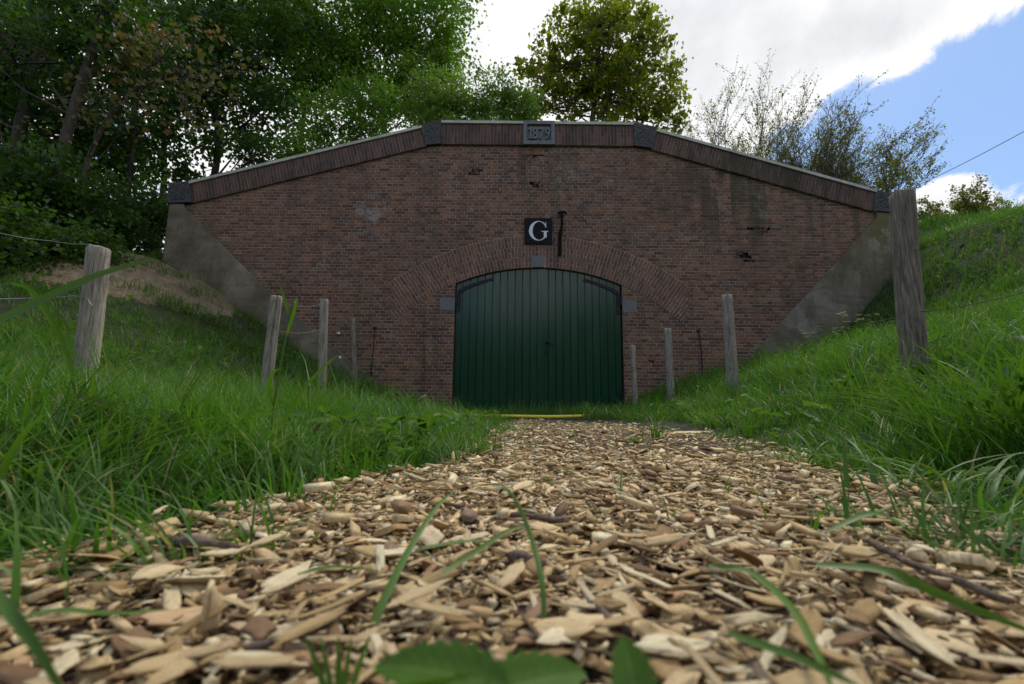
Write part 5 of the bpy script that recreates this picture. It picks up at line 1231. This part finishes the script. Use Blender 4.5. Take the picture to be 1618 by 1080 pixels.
# shrubs under the trees and on the mound
shr = [(40, 400, 6.2, .75, M_LEAF_DARK, 'dark leafy shrub under the leaning trunk at the left edge'), (120, 395, 6.8, .6, M_LEAF_DARK, 'dark shrub behind the pale left post'), (-60, 380, 5.4, .9, M_LEAF_DARK, 'shrub cut by the left picture edge'),
       (150, 330, 8.2, .9, M_LEAF_DARK, 'tall shrub left of the slender trunk'), (245, 340, 10, .7, M_LEAF_DARK, 'dark shrub just behind the left end stone'), (60, 300, 7.8, 1.0, M_LEAF_DARK, 'big shrub between the two leaning trunks'),
       (175, 345, 9.6, 1.1, M_LEAF_DARK, 'dark shrub filling the gap behind the sandy hillock'), (90, 350, 9.4, 1.2, M_LEAF_DARK, 'deep dark shrub between the trunks at the wood edge'), (-10, 330, 9.0, 1.2, M_LEAF_DARK, 'deep dark shrub behind the pale trunk at the far left'),
       (400, 235, 10.4, .55, M_LEAF_DARK, 'dark bush peeping over the left slope of the coping'), (520, 190, 10.6, .9, M_LEAF_MID, 'green bush behind the upper left slope of the coping'), (590, 165, 11.0, 1.0, M_LEAF_MID, 'bright bush just left of the left corner stone'),
       (690, 158, 11.6, 1.0, M_LEAF_BUSH, 'light hawthorn bush above the left corner stone'), (765, 160, 12, 1.0, M_LEAF_BUSH, 'light green bush left of the date stone'), (822, 170, 12, .7, M_LEAF_BUSH, 'small light bush directly above the date stone'), (470, 240, 10.2, .5, M_LEAF_MID, 'low green bush resting on the middle of the left slope')]
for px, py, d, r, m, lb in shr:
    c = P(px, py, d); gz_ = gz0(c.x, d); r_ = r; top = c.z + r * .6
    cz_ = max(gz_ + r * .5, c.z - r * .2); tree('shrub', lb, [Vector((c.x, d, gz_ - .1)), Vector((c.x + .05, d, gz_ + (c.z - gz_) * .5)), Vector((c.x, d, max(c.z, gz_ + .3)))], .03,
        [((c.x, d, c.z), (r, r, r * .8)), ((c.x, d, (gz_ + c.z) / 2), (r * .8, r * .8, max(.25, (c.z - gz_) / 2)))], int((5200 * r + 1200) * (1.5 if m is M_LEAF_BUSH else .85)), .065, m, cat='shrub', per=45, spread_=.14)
# open budding willows on the right: many fine branches with few leaves
def bare(name, label, base, h, spr, seed, nst, m=M_LEAF_BUD, lk=1.0, cat='tree', lean=0.0, lsz=.045):
    root = thing(name, label, cat, base); rr = random.Random(seed); tb = MB(); L = []
    tt = MB()
    def grow(p, d, ln_, r, dep):
        n = 4; pts = [p]; q = p.copy()
        for i in range(n):
            d = (d + Vector((rr.gauss(0, .13), rr.gauss(0, .13), rr.gauss(.03, .08)))).normalized(); q = q + d * ln_ / n; pts.append(q.copy())
            if dep > 0 and i >= 1 or dep >= 3:
                for _ in range(1 if rr.random() < .5 else 2):
                    e = (d + Vector((rr.gauss(0, .45), rr.gauss(0, .45), rr.gauss(.1, .2)))).normalized(); grow(q, e, ln_ * rr.uniform(.38, .6), r * .5, dep - 1) if dep > 0 else None
            if dep <= 1 and rr.random() < .9 * lk:
                for _ in range(3): L.append(q + Vector((rr.gauss(0, .05), rr.gauss(0, .05), rr.gauss(0, .05))))
        (tt if dep >= 3 else tb).tube(pts, [max(.0045, r * (1 - .55 * i / n)) for i in range(n + 1)], 4 if dep > 1 else 3, cap=False)
    for i in range(nst):
        a = 2.4 * i + rr.random() * .5; sp = spr * 1.5 * math.sqrt((i + .5) / nst); grow(Vector((rr.gauss(0, .1), rr.gauss(0, .1), 0)), Vector((math.cos(a) * sp + lean, math.sin(a) * sp, 1)).normalized(), h * rr.uniform(.42, .48), .034, 3)
    link('trunk', tt.mesh('trunk', M_TWIG), root); link('branches', tb.mesh('branches', M_TWIG), root)
    if L: link('crown', leaves_mesh(np.array([tuple(v) for v in L]), np.full(len(L), lsz) * np.exp(R.randn(len(L)) * .3), 'crown', m), root)
def bb(px, d): x = (px - 809) / 719.1 * d; return Vector((x, d, gz0(x, d) - .1))
bare('budding_willow', 'tallest budding willow with fine bare branches right beside the round maple', bb(1170, 15), 8.0, .42, 3, 18, lk=.9)
bare('budding_willow', 'budding willow with yellowish twigs above the middle of the right coping slope', bb(1258, 14.5), 6.4, .42, 5, 14, lk=.5)
bare('budding_willow', 'spreading budding willow rising above the right end of the coping slope', bb(1338, 13.5), 5.6, .34, 8, 15, lean=-.03, lk=.5)
bare('budding_willow', 'thin low willow just left of the top of the thick post', bb(1412, 13), 4.2, .6, 9, 8)
bare('hill_bush', 'light green open bush on the crest of the grassy hill at the right', bb(1530, 13), 2.5, .8, 12, 9, M_LEAF_BUD, .5, 'shrub', lsz=.06)
bare('hill_bush', 'sparse twiggy bush at the right picture edge on the hill crest', bb(1610, 13.5), 2.6, .8, 15, 6, M_LEAF_BUSH, .5, 'shrub')
tris = sum(sum(len(p.vertices) - 2 for p in o.data.polygons) if len(o.data.polygons) < 2000 else len(o.data.loops) - 2 * len(o.data.polygons) for o in SC.objects if o.type == 'MESH')
print('tris', tris)
